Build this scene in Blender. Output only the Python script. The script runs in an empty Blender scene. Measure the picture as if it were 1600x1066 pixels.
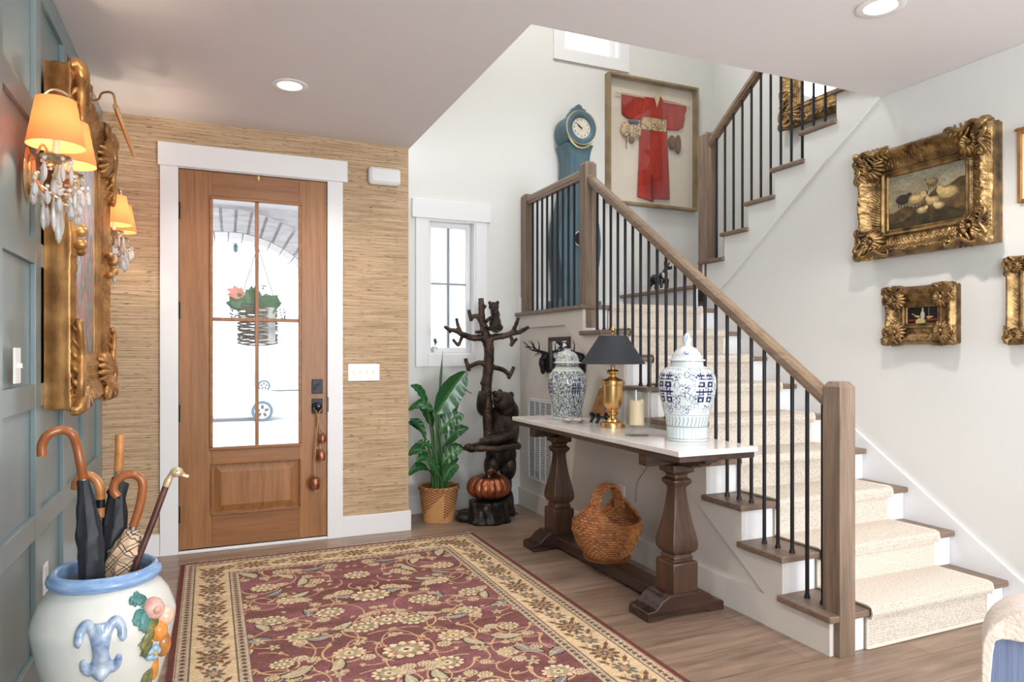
import bpy, math, random
import numpy as np
from mathutils import Vector, Matrix, noise as mnoise
random.seed(7); RNG = np.random.default_rng(11)
PI = math.pi
sc = bpy.context.scene
COL = sc.collection

# ------------------------------------------------------------------ camera
CAM_H = 1.274; FOC = 1084.0; YAW = math.atan(473/1084)
cd = bpy.data.cameras.new('camera'); cam = bpy.data.objects.new('camera', cd); COL.objects.link(cam)
cam.location = (0, 0, CAM_H); cam.rotation_euler = (PI/2, 0, -YAW)
cd.sensor_width = 36; cd.lens = FOC/1600*36; cd.shift_y = 18/1600; cd.clip_start = .05; cd.clip_end = 300
sc.camera = cam
sc.view_settings.view_transform = 'Standard'; sc.view_settings.look = 'None'
sc.view_settings.gamma = 1; sc.view_settings.use_curve_mapping = False
sc.view_settings.exposure = 0.08
# ------------------------------------------------------------------ sky, sun
w = bpy.data.worlds.new('sky'); sc.world = w; w.use_nodes = True
bg = w.node_tree.nodes['Background']; bg.inputs[0].default_value = (.86, .93, 1, 1); bg.inputs[1].default_value = 2.6
def lamp(name, kind, loc, rot, energy, color=(1, 1, 1), **kw):
    d = bpy.data.lights.new(name, kind); o = bpy.data.objects.new(name, d); COL.objects.link(o)
    o.location = loc; o.rotation_euler = rot; d.energy = energy; d.color = color
    for k, v in kw.items(): setattr(d, k, v)
    return o
lamp('sun', 'SUN', (0, 0, 20), (math.radians(38), 0, math.radians(-25)), 5.0, (1, .97, .92), angle=.02)
# unseen area lamps added as fill, set at wall gaps behind the camera
lamp('window_daylight', 'AREA', (2.6, -3.9, 1.55), (PI/2+.2, 0, 0), 200, (.92, .97, 1), shape='RECTANGLE', size=1.6, size_y=1.7)
lamp('window_daylight', 'AREA', (-.58, -1.9, 1.55), (PI/2+.25, 0, -PI/2), 135, (.92, .97, 1), shape='RECTANGLE', size=2.1, size_y=1.7)
# recessed ceiling lamps
for lx, ly in ((.405, 3.98), (2.6, 2.06), (.405, 1.7), (2.6, .2), (.405, -.8), (2.6, -1.8)):
    lamp('downlight_bulb', 'SPOT', (lx, ly, 2.715), (0, 0, 0), 46, (1, .94, .88), spot_size=math.radians(140), spot_blend=.6, shadow_soft_size=.045)
lamp('stairwell_bulb', 'AREA', (2.5, 3.9, 5.3), (0, 0, 0), 36, (1, .97, .93), shape='DISK', size=.5)  # area lamp added out of view to brighten the stairwell
lamp('clerestory_daylight', 'AREA', (3.09, 5.27, 4.3), (-PI/2, 0, 0), 12, (.9, .96, 1), shape='RECTANGLE', size=.5, size_y=.8)

# ------------------------------------------------------------------ helpers
def PX(u, v, Y):
    """world point seen at (u,v) lying on the plane y=Y"""
    a = (u-800)/FOC; b = -(v-551)/FOC; s, c = math.sin(YAW), math.cos(YAW)
    r = (a*c+s, -a*s+c, b); t = Y/r[1]
    return Vector((r[0]*t, Y, CAM_H+r[2]*t))
class MB:
    def __init__(s): s.v = []; s.f = []
    def add(s, vs, fs, M=None):
        n = len(s.v)
        s.v += [tuple(M @ Vector(p)) if M else tuple(p) for p in vs]; s.f += [tuple(i+n for i in q) for q in fs]; return s
    def box(s, x0, x1, y0, y1, z0, z1, M=None):
        x0, x1 = sorted((x0, x1)); y0, y1 = sorted((y0, y1)); z0, z1 = sorted((z0, z1))
        vs = [(x, y, z) for z in (z0, z1) for y in (y0, y1) for x in (x0, x1)]
        return s.add(vs, [(0, 2, 3, 1), (4, 5, 7, 6), (0, 1, 5, 4), (2, 6, 7, 3), (0, 4, 6, 2), (1, 3, 7, 5)], M)
    def tube(s, pts, rad, n=10, caps=True, flat=1.0):
        pts = [Vector(p) for p in pts]; m = len(pts)
        if not hasattr(rad, '__len__'): rad = [rad]*m
        rings = []; prev = None
        for i, p in enumerate(pts):
            d = (pts[min(i+1, m-1)]-pts[max(i-1, 0)])
            d = d.normalized() if d.length > 1e-9 else Vector((0, 0, 1))
            if prev is None:
                a = d.orthogonal().normalized()
            else:
                a = prev-d*prev.dot(d); a = a.normalized() if a.length > 1e-6 else d.orthogonal().normalized()
            prev = a; b = d.cross(a)
            rings.append([p+(a*math.cos(t)+b*math.sin(t)*flat)*rad[i] for t in [2*PI*k/n for k in range(n)]])
        vs = [q for r in rings for q in r]; fs = []
        for i in range(m-1):
            for k in range(n): fs.append((i*n+k, i*n+(k+1) % n, (i+1)*n+(k+1) % n, (i+1)*n+k))
        if caps: fs += [tuple(range(n-1, -1, -1)), tuple((m-1)*n+k for k in range(n))]
        return s.add(vs, fs)
    def cyl(s, p0, p1, r0, r1=None, n=16): return s.tube([p0, p1], [r0, r0 if r1 is None else r1], n)
    def lathe(s, prof, n=32, c=(0, 0, 0), close=True, rot=0):
        vs = [(c[0]+r*math.cos(2*PI*k/n+rot), c[1]+r*math.sin(2*PI*k/n+rot), c[2]+z) for r, z in prof for k in range(n)]; fs = []
        m = len(prof)
        for i in range(m-1):
            for k in range(n): fs.append((i*n+k, i*n+(k+1) % n, (i+1)*n+(k+1) % n, (i+1)*n+k))
        if close:
            fs += [tuple(range(n-1, -1, -1)), tuple((m-1)*n+k for k in range(n))]
        return s.add(vs, fs)
    def ball(s, c, r, n=12, m=8, M=None):
        if not hasattr(r, '__len__'): r = (r, r, r)
        vs = [(0, 0, -1)]+[(math.cos(2*PI*k/n)*math.sin(PI*i/m), math.sin(2*PI*k/n)*math.sin(PI*i/m), -math.cos(PI*i/m)) for i in range(1, m) for k in range(n)]+[(0, 0, 1)]
        fs = [(0, 1+(k+1) % n, 1+k) for k in range(n)]
        for i in range(m-2):
            for k in range(n): fs.append((1+i*n+k, 1+i*n+(k+1) % n, 1+(i+1)*n+(k+1) % n, 1+(i+1)*n+k))
        t = len(vs)-1; b = 1+(m-2)*n; fs += [(b+k, b+(k+1) % n, t) for k in range(n)]
        vs = [Vector((x*r[0], y*r[1], z*r[2])) for x, y, z in vs]
        if M: vs = [M @ p for p in vs]
        return s.add([p+Vector(c) for p in vs], fs)
    def prism(s, poly, axis, a, b):
        """polygon (two coords) extruded along axis from a to b"""
        def mk(p, t): return {'x': (t, p[0], p[1]), 'y': (p[0], t, p[1]), 'z': (p[0], p[1], t)}[axis]
        n = len(poly); vs = [mk(p, a) for p in poly]+[mk(p, b) for p in poly]
        return s.add(vs, [tuple(range(n)), tuple(range(2*n-1, n-1, -1))]+[(k, n+k, n+(k+1) % n, (k+1) % n) for k in range(n)])
    def build(s, name, mat, parent=None, smooth=True, bevel=0, remesh=0, ang=40, rec=True, sub=0, seg=2, loc=None):
        me = bpy.data.meshes.new(name); me.from_pydata([tuple(p) for p in s.v], [], s.f)
        if rec:
            import bmesh
            bm = bmesh.new(); bm.from_mesh(me); bmesh.ops.recalc_face_normals(bm, faces=bm.faces); bm.to_mesh(me); bm.free()
        o = bpy.data.objects.new(name, me); COL.objects.link(o); me.materials.append(mat)
        if parent: o.parent = parent
        if loc: o.location = loc
        if smooth:
            me.shade_smooth()
            if ang and not remesh: me.set_sharp_from_angle(angle=math.radians(ang))
        if remesh:
            m = o.modifiers.new('remesh', 'REMESH'); m.mode = 'VOXEL'; m.voxel_size = remesh; m.use_smooth_shade = True
            m = o.modifiers.new('smooth', 'SMOOTH'); m.factor = .5; m.iterations = 4
        if bevel:
            m = o.modifiers.new('bevel', 'BEVEL'); m.width = bevel; m.segments = seg; m.limit_method = 'ANGLE'; m.angle_limit = .6
        if sub:
            m = o.modifiers.new('sub', 'SUBSURF'); m.levels = sub; m.render_levels = sub
        return o
def tag(o, label=None, cat=None, group=None, kind=None):
    if label: o['label'] = label
    if cat: o['category'] = cat
    if group: o['group'] = group
    if kind: o['kind'] = kind
    return o
def empty(name, loc, rz=0, label=None, cat=None, group=None):
    o = bpy.data.objects.new(name, None); COL.objects.link(o); o.location = loc; o.rotation_euler = (0, 0, rz); o.empty_display_size = .05
    return tag(o, label, cat, group)
def copy_tree(o, parent=None):
    c = o.copy(); COL.objects.link(c)
    if parent: c.parent = parent
    for ch in list(o.children): copy_tree(ch, c)
    return c
def S(o): o['kind'] = 'structure'; return o
def bez(ps, n=16):
    """Catmull-Rom through points"""
    ps = [Vector(p) for p in ps]; out = []
    q = [ps[0]*2-ps[1]]+ps+[ps[-1]*2-ps[-2]]
    for i in range(1, len(q)-2):
        for k in range(n):
            t = k/n; a, b, c, d = q[i-1], q[i], q[i+1], q[i+2]
            out.append(.5*((2*b)+(c-a)*t+(2*a-5*b+4*c-d)*t*t+(3*b-a-3*c+d)*t**3))
    return out+[ps[-1]]
# grid mesh with a computed colour per vertex
def grid_obj(name, P, colr, mat, parent=None, wrap=False, smooth=True):
    ny, nx = P.shape[:2]; me = bpy.data.meshes.new(name)
    idx = np.arange(nx*ny).reshape(ny, nx)
    if wrap: idx = np.concatenate([idx, idx[:, :1]], 1)
    a, b, c, d = idx[:-1, :-1], idx[:-1, 1:], idx[1:, 1:], idx[1:, :-1]
    F = np.stack([a, b, c, d], -1).reshape(-1, 4); nf = len(F)
    me.vertices.add(nx*ny); me.vertices.foreach_set('co', P.reshape(-1).astype(np.float32))
    me.loops.add(nf*4); me.loops.foreach_set('vertex_index', F.reshape(-1).astype(np.int32))
    me.polygons.add(nf); me.polygons.foreach_set('loop_start', np.arange(0, nf*4, 4, dtype=np.int32))
    me.update(calc_edges=True)
    if colr is not None:
        at = me.color_attributes.new('pattern', 'FLOAT_COLOR', 'POINT')
        C4 = np.ones((ny*nx, 4), np.float32); C4[:, :3] = srgb(colr.reshape(-1, 3)); at.data.foreach_set('color', C4.reshape(-1))
    me.materials.append(mat); o = bpy.data.objects.new(name, me); COL.objects.link(o)
    if parent: o.parent = parent
    if smooth: me.shade_smooth()
    return o
def srgb(c):
    c = np.asarray(c, float)/255; return np.where(c <= .04045, c/12.92, ((np.clip(c, 0, 1)+.055)/1.055)**2.4)
def rgb(r, g, b): return tuple(float(x) for x in srgb((r, g, b)))+(1,)
def vnoise(X, Y, sx, sy, seed=0, octs=3):
    g = np.random.default_rng(seed).random((64, 64)); out = 0; amp = 1; tot = 0
    for o in range(octs):
        x = X*sx; y = Y*sy; xi = np.floor(x).astype(int); yi = np.floor(y).astype(int); fx = x-xi; fy = y-yi
        fx = fx*fx*(3-2*fx); fy = fy*fy*(3-2*fy)
        A = g[yi % 64, xi % 64]; B = g[yi % 64, (xi+1) % 64]; Cc = g[(yi+1) % 64, xi % 64]; D = g[(yi+1) % 64, (xi+1) % 64]
        out = out+amp*((A*(1-fx)+B*fx)*(1-fy)+(Cc*(1-fx)+D*fx)*fy); tot += amp; amp *= .5; sx *= 2.03; sy *= 2.03; g = g.T
    return out/tot
class Cv:
    """small painting surface; coordinates in metres"""
    def __init__(s, w, h, res, base):
        s.nx = int(w/res)+1; s.ny = int(h/res)+1; s.w = w; s.h = h
        s.x = np.linspace(-w/2, w/2, s.nx); s.y = np.linspace(-h/2, h/2, s.ny); s.X, s.Y = np.meshgrid(s.x, s.y)
        s.c = np.empty((s.ny, s.nx, 3)); s.c[:] = base
    def win(s, x0, x1, y0, y1):
        i0 = np.searchsorted(s.x, x0); i1 = np.searchsorted(s.x, x1); j0 = np.searchsorted(s.y, y0); j1 = np.searchsorted(s.y, y1)
        return slice(max(j0-1, 0), j1+1), slice(max(i0-1, 0), i1+1)
    def put(s, sl, m, col, a=1):
        m = np.clip(m, 0, 1)[..., None]*a; s.c[sl] = s.c[sl]*(1-m)+np.array(col)*m
    def disc(s, cx, cy, rx, ry=None, col=(0, 0, 0), ang=0, a=1, soft=.0015, petals=0, amp=.2, ph=0):
        ry = ry or rx; R = max(rx, ry)*(1+amp if petals else 1)+soft
        sl = s.win(cx-R, cx+R, cy-R, cy+R); x = s.X[sl]-cx; y = s.Y[sl]-cy
        ca, sa = math.cos(ang), math.sin(ang); u = (x*ca+y*sa)/rx; v = (-x*sa+y*ca)/ry
        r = np.hypot(u, v); lim = 1+(amp*np.abs(np.cos(petals/2*np.arctan2(v, u)+ph))-amp*.5 if petals else 0)
        s.put(sl, (lim-r)*min(rx, ry)/soft+.5, col, a)
    def line(s, pts, wd, col, a=1, soft=.0015):
        for p, q in zip(pts[:-1], pts[1:]):
            x0, y0 = p[:2]; x1, y1 = q[:2]; R = wd/2+soft
            sl = s.win(min(x0, x1)-R, max(x0, x1)+R, min(y0, y1)-R, max(y0, y1)+R); X = s.X[sl]; Y = s.Y[sl]
            dx, dy = x1-x0, y1-y0; L = dx*dx+dy*dy+1e-12; t = np.clip(((X-x0)*dx+(Y-y0)*dy)/L, 0, 1)
            s.put(sl, (wd/2-np.hypot(X-x0-t*dx, Y-y0-t*dy))/soft+.5, col, a)
    def rect(s, x0, x1, y0, y1, col, a=1):
        sl = s.win(x0, x1, y0, y1); X = s.X[sl]; Y = s.Y[sl]
        s.put(sl, ((X >= x0) & (X <= x1) & (Y >= y0) & (Y <= y1)).astype(float), col, a)
def arc(cx, cy, r, a0, a1, n=24, r1=None):
    r1 = r if r1 is None else r1
    return [(cx+(r+(r1-r)*k/n)*math.cos(a0+(a1-a0)*k/n), cy+(r+(r1-r)*k/n)*math.sin(a0+(a1-a0)*k/n)) for k in range(n+1)]

# ------------------------------------------------------------------ materials
def mat(name, col=(200, 200, 200), rough=.5, metal=0, bump=0, bscale=50, var=0, vscale=5, spec=.5, stretch=(1, 1, 1), col2=None, **kw):
    m = bpy.data.materials.new(name); m.use_nodes = True; nt = m.node_tree; N = nt.nodes; L = nt.links; b = N['Principled BSDF']
    b.inputs['Base Color'].default_value = rgb(*col); b.inputs['Roughness'].default_value = rough; b.inputs['Metallic'].default_value = metal
    b.inputs['Specular IOR Level'].default_value = spec
    for k, v in kw.items(): b.inputs[k.replace('_', ' ')].default_value = v
    if var or col2 or bump:
        tc = N.new('ShaderNodeTexCoord'); mp = N.new('ShaderNodeMapping'); mp.inputs['Scale'].default_value = stretch; L.new(tc.outputs['Object'], mp.inputs[0])
    if var or col2:
        n = N.new('ShaderNodeTexNoise'); n.inputs['Scale'].default_value = vscale; n.inputs['Detail'].default_value = 6; L.new(mp.outputs[0], n.inputs[0])
        r = N.new('ShaderNodeValToRGB'); L.new(n.outputs[0], r.inputs[0])
        c2 = col2 or tuple(max(0, x*(1-var)) for x in col)
        r.color_ramp.elements[0].position = .32; r.color_ramp.elements[1].position = .68
        r.color_ramp.elements[0].color = rgb(*c2); r.color_ramp.elements[1].color = rgb(*col); L.new(r.outputs[0], b.inputs['Base Color'])
    if bump:
        n = N.new('ShaderNodeTexNoise'); n.inputs['Scale'].default_value = bscale; n.inputs['Detail'].default_value = 4; L.new(mp.outputs[0], n.inputs[0])
        bp = N.new('ShaderNodeBump'); bp.inputs['Strength'].default_value = min(bump, 1); bp.inputs['Distance'].default_value = .004; L.new(n.outputs[0], bp.inputs['Height']); L.new(bp.outputs[0], b.inputs['Normal'])
    return m
def wood(name, c1, c2, axis='x', scale=1.0, rough=.45, spec=.5, c3=None):
    m = bpy.data.materials.new(name); m.use_nodes = True; nt = m.node_tree; N = nt.nodes; L = nt.links; b = N['Principled BSDF']
    tc = N.new('ShaderNodeTexCoord'); mp = N.new('ShaderNodeMapping'); L.new(tc.outputs['Object'], mp.inputs[0])
    st = {'x': (1.2, 22, 22), 'y': (22, 1.2, 22), 'z': (22, 22, 1.2)}[axis]; mp.inputs['Scale'].default_value = tuple(q*scale for q in st)
    n = N.new('ShaderNodeTexNoise'); n.inputs['Scale'].default_value = 1; n.inputs['Detail'].default_value = 8; n.inputs['Distortion'].default_value = 1.2; L.new(mp.outputs[0], n.inputs[0])
    mp2 = N.new('ShaderNodeMapping'); L.new(tc.outputs['Object'], mp2.inputs[0]); mp2.inputs['Scale'].default_value = tuple(q*scale*6 for q in st)
    n2 = N.new('ShaderNodeTexNoise'); n2.inputs['Scale'].default_value = 1; n2.inputs['Detail'].default_value = 3; L.new(mp2.outputs[0], n2.inputs[0])
    mx = N.new('ShaderNodeMix'); mx.data_type = 'FLOAT'; mx.inputs[0].default_value = .35; L.new(n.outputs[0], mx.inputs[2]); L.new(n2.outputs[0], mx.inputs[3])
    r = N.new('ShaderNodeValToRGB'); L.new(mx.outputs[0], r.inputs[0]); r.color_ramp.elements[0].position = .35; r.color_ramp.elements[1].position = .62
    r.color_ramp.elements[0].color = rgb(*c2); r.color_ramp.elements[1].color = rgb(*c1); L.new(r.outputs[0], b.inputs['Base Color'])
    b.inputs['Roughness'].default_value = rough; b.inputs['Specular IOR Level'].default_value = spec
    bp = N.new('ShaderNodeBump'); bp.inputs['Strength'].default_value = .25; bp.inputs['Distance'].default_value = .002; L.new(mx.outputs[0], bp.inputs['Height']); L.new(bp.outputs[0], b.inputs['Normal'])
    return m
def vcol(name, rough=.5, metal=0, bump=0, bscale=300, spec=.5, **kw):
    m = mat(name, rough=rough, metal=metal, bump=bump, bscale=bscale, spec=spec, **kw); N = m.node_tree.nodes
    a = N.new('ShaderNodeAttribute'); a.attribute_name = 'pattern'; m.node_tree.links.new(a.outputs['Color'], N['Principled BSDF'].inputs['Base Color'])
    return m
def glass(name, tint=(1, 1, 1, 1), ior=1.45):
    m = bpy.data.materials.new(name); m.use_nodes = True; N = m.node_tree.nodes; L = m.node_tree.links; N.remove(N['Principled BSDF'])
    t = N.new('ShaderNodeBsdfTransparent'); t.inputs[0].default_value = tint; g = N.new('ShaderNodeBsdfGlossy'); g.inputs['Roughness'].default_value = .02
    f = N.new('ShaderNodeFresnel'); ge = N.new('ShaderNodeNewGeometry'); mi = N.new('ShaderNodeMix'); mi.inputs[2].default_value = ior; mi.inputs[3].default_value = 1/ior; L.new(ge.outputs['Backfacing'], mi.inputs[0]); L.new(mi.outputs[0], f.inputs[0]); mx = N.new('ShaderNodeMixShader')
    L.new(f.outputs[0], mx.inputs[0]); L.new(t.outputs[0], mx.inputs[1]); L.new(g.outputs[0], mx.inputs[2]); L.new(mx.outputs[0], N['Material Output'].inputs[0])
    return m
def emit(name, col, s):
    m = mat(name, col); b = m.node_tree.nodes['Principled BSDF']; b.inputs['Emission Color'].default_value = rgb(*col); b.inputs['Emission Strength'].default_value = s; return m

M_WALL = mat('white_wall_paint', (225, 225, 222), .6, bump=.05, bscale=300)
M_CEIL = mat('ceiling_paint', (232, 229, 231), .8)
M_TRIM = mat('white_trim_paint', (236, 236, 238), .4)
M_STRG = mat('stair_side_paint', (222, 214, 205), .5)
M_TEAL = mat('blue_green_wall_paint', (126, 144, 148), .26, var=.05, vscale=3)
M_DOORW = wood('oak_door', (168, 116, 70), (134, 88, 50), 'z', .8, .4)
M_DOORH = wood('oak_door_horizontal', (160, 108, 64), (130, 84, 48), 'x', .8, .4)
M_STW = wood('grey_brown_stair_wood', (138, 115, 98), (108, 89, 76), 'x', 1, .45)
M_STY = wood('grey_brown_rail_wood', (152, 128, 106), (116, 95, 79), 'y', 1, .35)
M_STZ = wood('grey_brown_newel_wood', (148, 126, 107), (110, 91, 77), 'z', 1, .5)
M_BALU = mat('black_iron', (38, 38, 44), .4, .3)
M_TABZ = wood('dark_walnut_legs', (92, 64, 48), (44, 30, 25), 'z', .35, .3)
M_TABY = wood('dark_walnut_rails', (78, 56, 45), (42, 29, 26), 'y', .5, .3)
M_TABX = wood('dark_walnut_feet', (76, 53, 43), (40, 27, 24), 'x', .5, .25)
M_MARB = mat('white_marble', (228, 224, 221), .12, var=.06, vscale=6)
M_GLASS = glass('window_glass')
M_BLACK = mat('black_metal', (30, 32, 36), .35, .6)
M_WHPL = mat('white_plastic', (238, 238, 238), .35)
M_BRASS = mat('brass', (226, 184, 122), .27, 1)
M_GOLD = mat('antique_gold', (182, 148, 98), .36, .85, bump=.4, bscale=120, col2=(84, 63, 42), vscale=14)
M_GOLD2 = mat('bright_gold_leaf', (206, 156, 96), .38, .55, bump=.3, bscale=60, col2=(140, 96, 54), vscale=9)
M_GOLDS = mat('silvered_gold', (176, 142, 94), .35, .85, bump=.5, bscale=150, col2=(84, 62, 42), vscale=20)
M_BRONZE = mat('dark_bronze', (104, 84, 72), .33, .7, bump=.8, bscale=70, col2=(30, 26, 26), vscale=9)
M_BRONZ2 = mat('dark_bronze_fur', (90, 76, 67), .34, .65, bump=1, bscale=110, col2=(24, 22, 24), vscale=16, stretch=(1, 1, .35))

for _m in (M_BRONZE, M_BRONZ2):
    for _n in _m.node_tree.nodes:
        if _n.type == 'BUMP': _n.inputs['Distance'].default_value = .014
# floor: long planks running left-right
def floor_mat():
    m = bpy.data.materials.new('plank_floor'); m.use_nodes = True; N = m.node_tree.nodes; L = m.node_tree.links; b = N['Principled BSDF']
    tc = N.new('ShaderNodeTexCoord'); br = N.new('ShaderNodeTexBrick'); L.new(tc.outputs['Object'], br.inputs[0])
    br.inputs['Scale'].default_value = 1; br.inputs['Brick Width'].default_value = 1.4; br.inputs['Row Height'].default_value = .18
    br.inputs['Mortar Size'].default_value = .0012; br.inputs['Mortar Smooth'].default_value = .2; br.offset = .37
    br.inputs['Color1'].default_value = rgb(166, 144, 127); br.inputs['Color2'].default_value = rgb(140, 118, 102); br.inputs['Mortar'].default_value = rgb(70, 54, 45)
    mp = N.new('ShaderNodeMapping'); mp.inputs['Scale'].default_value = (1.6, 16, 1); L.new(tc.outputs['Object'], mp.inputs[0])
    n = N.new('ShaderNodeTexNoise'); n.inputs['Scale'].default_value = 1.6; n.inputs['Detail'].default_value = 9; n.inputs['Distortion'].default_value = .8; L.new(mp.outputs[0], n.inputs[0])
    r = N.new('ShaderNodeValToRGB'); r.color_ramp.elements[0].position = .3; r.color_ramp.elements[1].position = .7; r.color_ramp.elements[0].color = (.6, .56, .53, 1); r.color_ramp.elements[1].color = (1.15, 1.12, 1.1, 1); L.new(n.outputs[0], r.inputs[0])
    mx = N.new('ShaderNodeMix'); mx.data_type = 'RGBA'; mx.blend_type = 'MULTIPLY'; mx.inputs[0].default_value = 1; L.new(br.outputs[0], mx.inputs[6]); L.new(r.outputs[0], mx.inputs[7])
    L.new(mx.outputs[2], b.inputs['Base Color']); b.inputs['Roughness'].default_value = .38
    bp = N.new('ShaderNodeBump'); bp.inputs['Strength'].default_value = .2; bp.inputs['Distance'].default_value = .002; L.new(n.outputs[0], bp.inputs['Height']); L.new(bp.outputs[0], b.inputs['Normal'])
    return m
def grass_mat():
    m = bpy.data.materials.new('grasscloth'); m.use_nodes = True; N = m.node_tree.nodes; L = m.node_tree.links; b = N['Principled BSDF']
    tc = N.new('ShaderNodeTexCoord')
    def nz(sc_, d, seedoff):
        mp = N.new('ShaderNodeMapping'); mp.inputs['Scale'].default_value = sc_; mp.inputs['Location'].default_value = (seedoff, 0, seedoff); L.new(tc.outputs['Object'], mp.inputs[0])
        n = N.new('ShaderNodeTexNoise'); n.inputs['Scale'].default_value = 1; n.inputs['Detail'].default_value = d; L.new(mp.outputs[0], n.inputs[0]); return n
    a = nz((3, 1, 150), 5, 0); c = nz((16, 1, 210), 2, 5)
    r = N.new('ShaderNodeValToRGB'); L.new(a.outputs[0], r.inputs[0]); e = r.color_ramp.elements; e[0].position = .3; e[1].position = .66
    e[0].color = rgb(150, 120, 88); e[1].color = rgb(212, 184, 150)
    r2 = N.new('ShaderNodeValToRGB'); L.new(c.outputs[0], r2.inputs[0]); e = r2.color_ramp.elements; e[0].position = .29; e[1].position = .38
    e[0].color = rgb(128, 92, 58); e[1].color = (1, 1, 1, 1)
    mx = N.new('ShaderNodeMix'); mx.data_type = 'RGBA'; mx.blend_type = 'MULTIPLY'; mx.inputs[0].default_value = 1; L.new(r.outputs[0], mx.inputs[6]); L.new(r2.outputs[0], mx.inputs[7])
    L.new(mx.outputs[2], b.inputs['Base Color']); b.inputs['Roughness'].default_value = .7
    bp = N.new('ShaderNodeBump'); bp.inputs['Strength'].default_value = .3; bp.inputs['Distance'].default_value = .003; L.new(a.outputs[0], bp.inputs['Height']); L.new(bp.outputs[0], b.inputs['Normal'])
    return m
def carpet_mat():
    m = bpy.data.materials.new('loop_carpet'); m.use_nodes = True; N = m.node_tree.nodes; L = m.node_tree.links; b = N['Principled BSDF']
    tc = N.new('ShaderNodeTexCoord'); v = N.new('ShaderNodeTexVoronoi'); v.inputs['Scale'].default_value = 85; v.inputs['Randomness'].default_value = .35; L.new(tc.outputs['Object'], v.inputs[0])
    r = N.new('ShaderNodeValToRGB'); L.new(v.outputs['Distance'], r.inputs[0]); e = r.color_ramp.elements; e[0].position = .35; e[1].position = .75
    e[0].color = rgb(222, 211, 198); e[1].color = rgb(186, 175, 163); L.new(r.outputs[0], b.inputs['Base Color']); b.inputs['Roughness'].default_value = .95
    bp = N.new('ShaderNodeBump'); bp.invert = True; bp.inputs['Strength'].default_value = .7; bp.inputs['Distance'].default_value = .004; L.new(v.outputs['Distance'], bp.inputs['Height']); L.new(bp.outputs[0], b.inputs['Normal'])
    return m
M_FLOOR = floor_mat(); M_GRASS = grass_mat(); M_CARP = carpet_mat()

# ================================================================== THE ROOM
XL, XR, YF, YB, ZC = -.612, 3.54, 4.86, 5.33, 2.743
def bx(name, m, *a, bevel=0, parent=None, smooth=False): return MB().box(*a).build(name, m, parent, smooth=smooth, bevel=bevel)
S(bx('floor', M_FLOOR, XL-.15, 4.6, -4.1, 5.5, -.1, 0))
c = MB(); c.box(XL-.15, 1.32, -4.1, 5.0, ZC, ZC+.3); c.box(1.32, 4.6, -4.1, 2.81, ZC, ZC+.3); S(c.build('ceiling', M_CEIL, smooth=False))
S(bx('ceiling', M_WALL, 1.2, 4.6, 1.4, 5.5, 5.4, 5.5)).name = 'ceiling_stairwell'
c = MB()
for a in ((-4.1, -3.0, 0, ZC), (-.8, 5.0, 0, ZC), (-3.0, -.8, 0, .7), (-3.0, -.8, 2.4, ZC)): c.box(XL-.15, XL, *a)  # gap behind the camera placed for the added side fill lamp
S(c.build('wall_left', M_TEAL, smooth=False))
# board grid on the left wall
c = MB(); d = .018; bw = .09
for k in range(-12, 5):
    y = 3.13+.54*k
    if y < -.7: continue
    c.box(XL, XL+d, y-.045, y+.045, .146, ZC-.1)
for z in (.62, 1.11, 1.65, 2.17): c.box(XL, XL+d-.001, -.8, YF, z-.045, z+.045)
c.box(XL, XL+d-.001, -.8, YF, ZC-.1, ZC); c.box(XL, XL+d-.002, YF-.05, YF-.001, .146, ZC-.1)
S(c.build('trim_1', M_TEAL, smooth=False, bevel=.002))
S(bx('baseboard_left', M_TEAL, XL, XL+.019, -4, YF, 0, .145, bevel=.003))
# front (grasscloth) wall
dx0, dx1, dz = -.178, .739, 2.44
c = MB(); c.box(XL, dx0, YF, YF+.15, 0, ZC); c.box(dx1, 1.31, YF, YF+.15, 0, ZC); c.box(dx0, dx1, YF, YF+.15, dz, ZC)
S(c.build('wall_front', M_GRASS, smooth=False))
S(bx('wall_alcove', M_WALL, 1.19, 1.31, YF+.151, YB+.15, 0, ZC)).name = 'wall_alcove_side'
c = MB(); c.box(.843, 1.312, YF-.016, YF, 0, .14); c.box(XL+.02, -.283, YF-.016, YF, 0, .14); c.box(1.31, 1.326, YF-.016, YB, 0, .14)
S(c.build('baseboard_front', M_TRIM, smooth=False, bevel=.003))
c = MB(); c.box(-.283, dx0, YF-.022, YF+.1, 0, 2.446); c.box(dx1, .843, YF-.022, YF+.1, 0, 2.446); c.box(-.295, .873, YF-.032, YF, 2.446, 2.59); c.box(dx0, dx1, YF-.02, YF+.1, dz, 2.446)
S(c.build('trim_2', M_TRIM, smooth=False, bevel=.003))
S(bx('trim_3', M_TRIM, dx0, dx1, YF-.02, YF+.15, 0, .018, bevel=.004))
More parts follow.
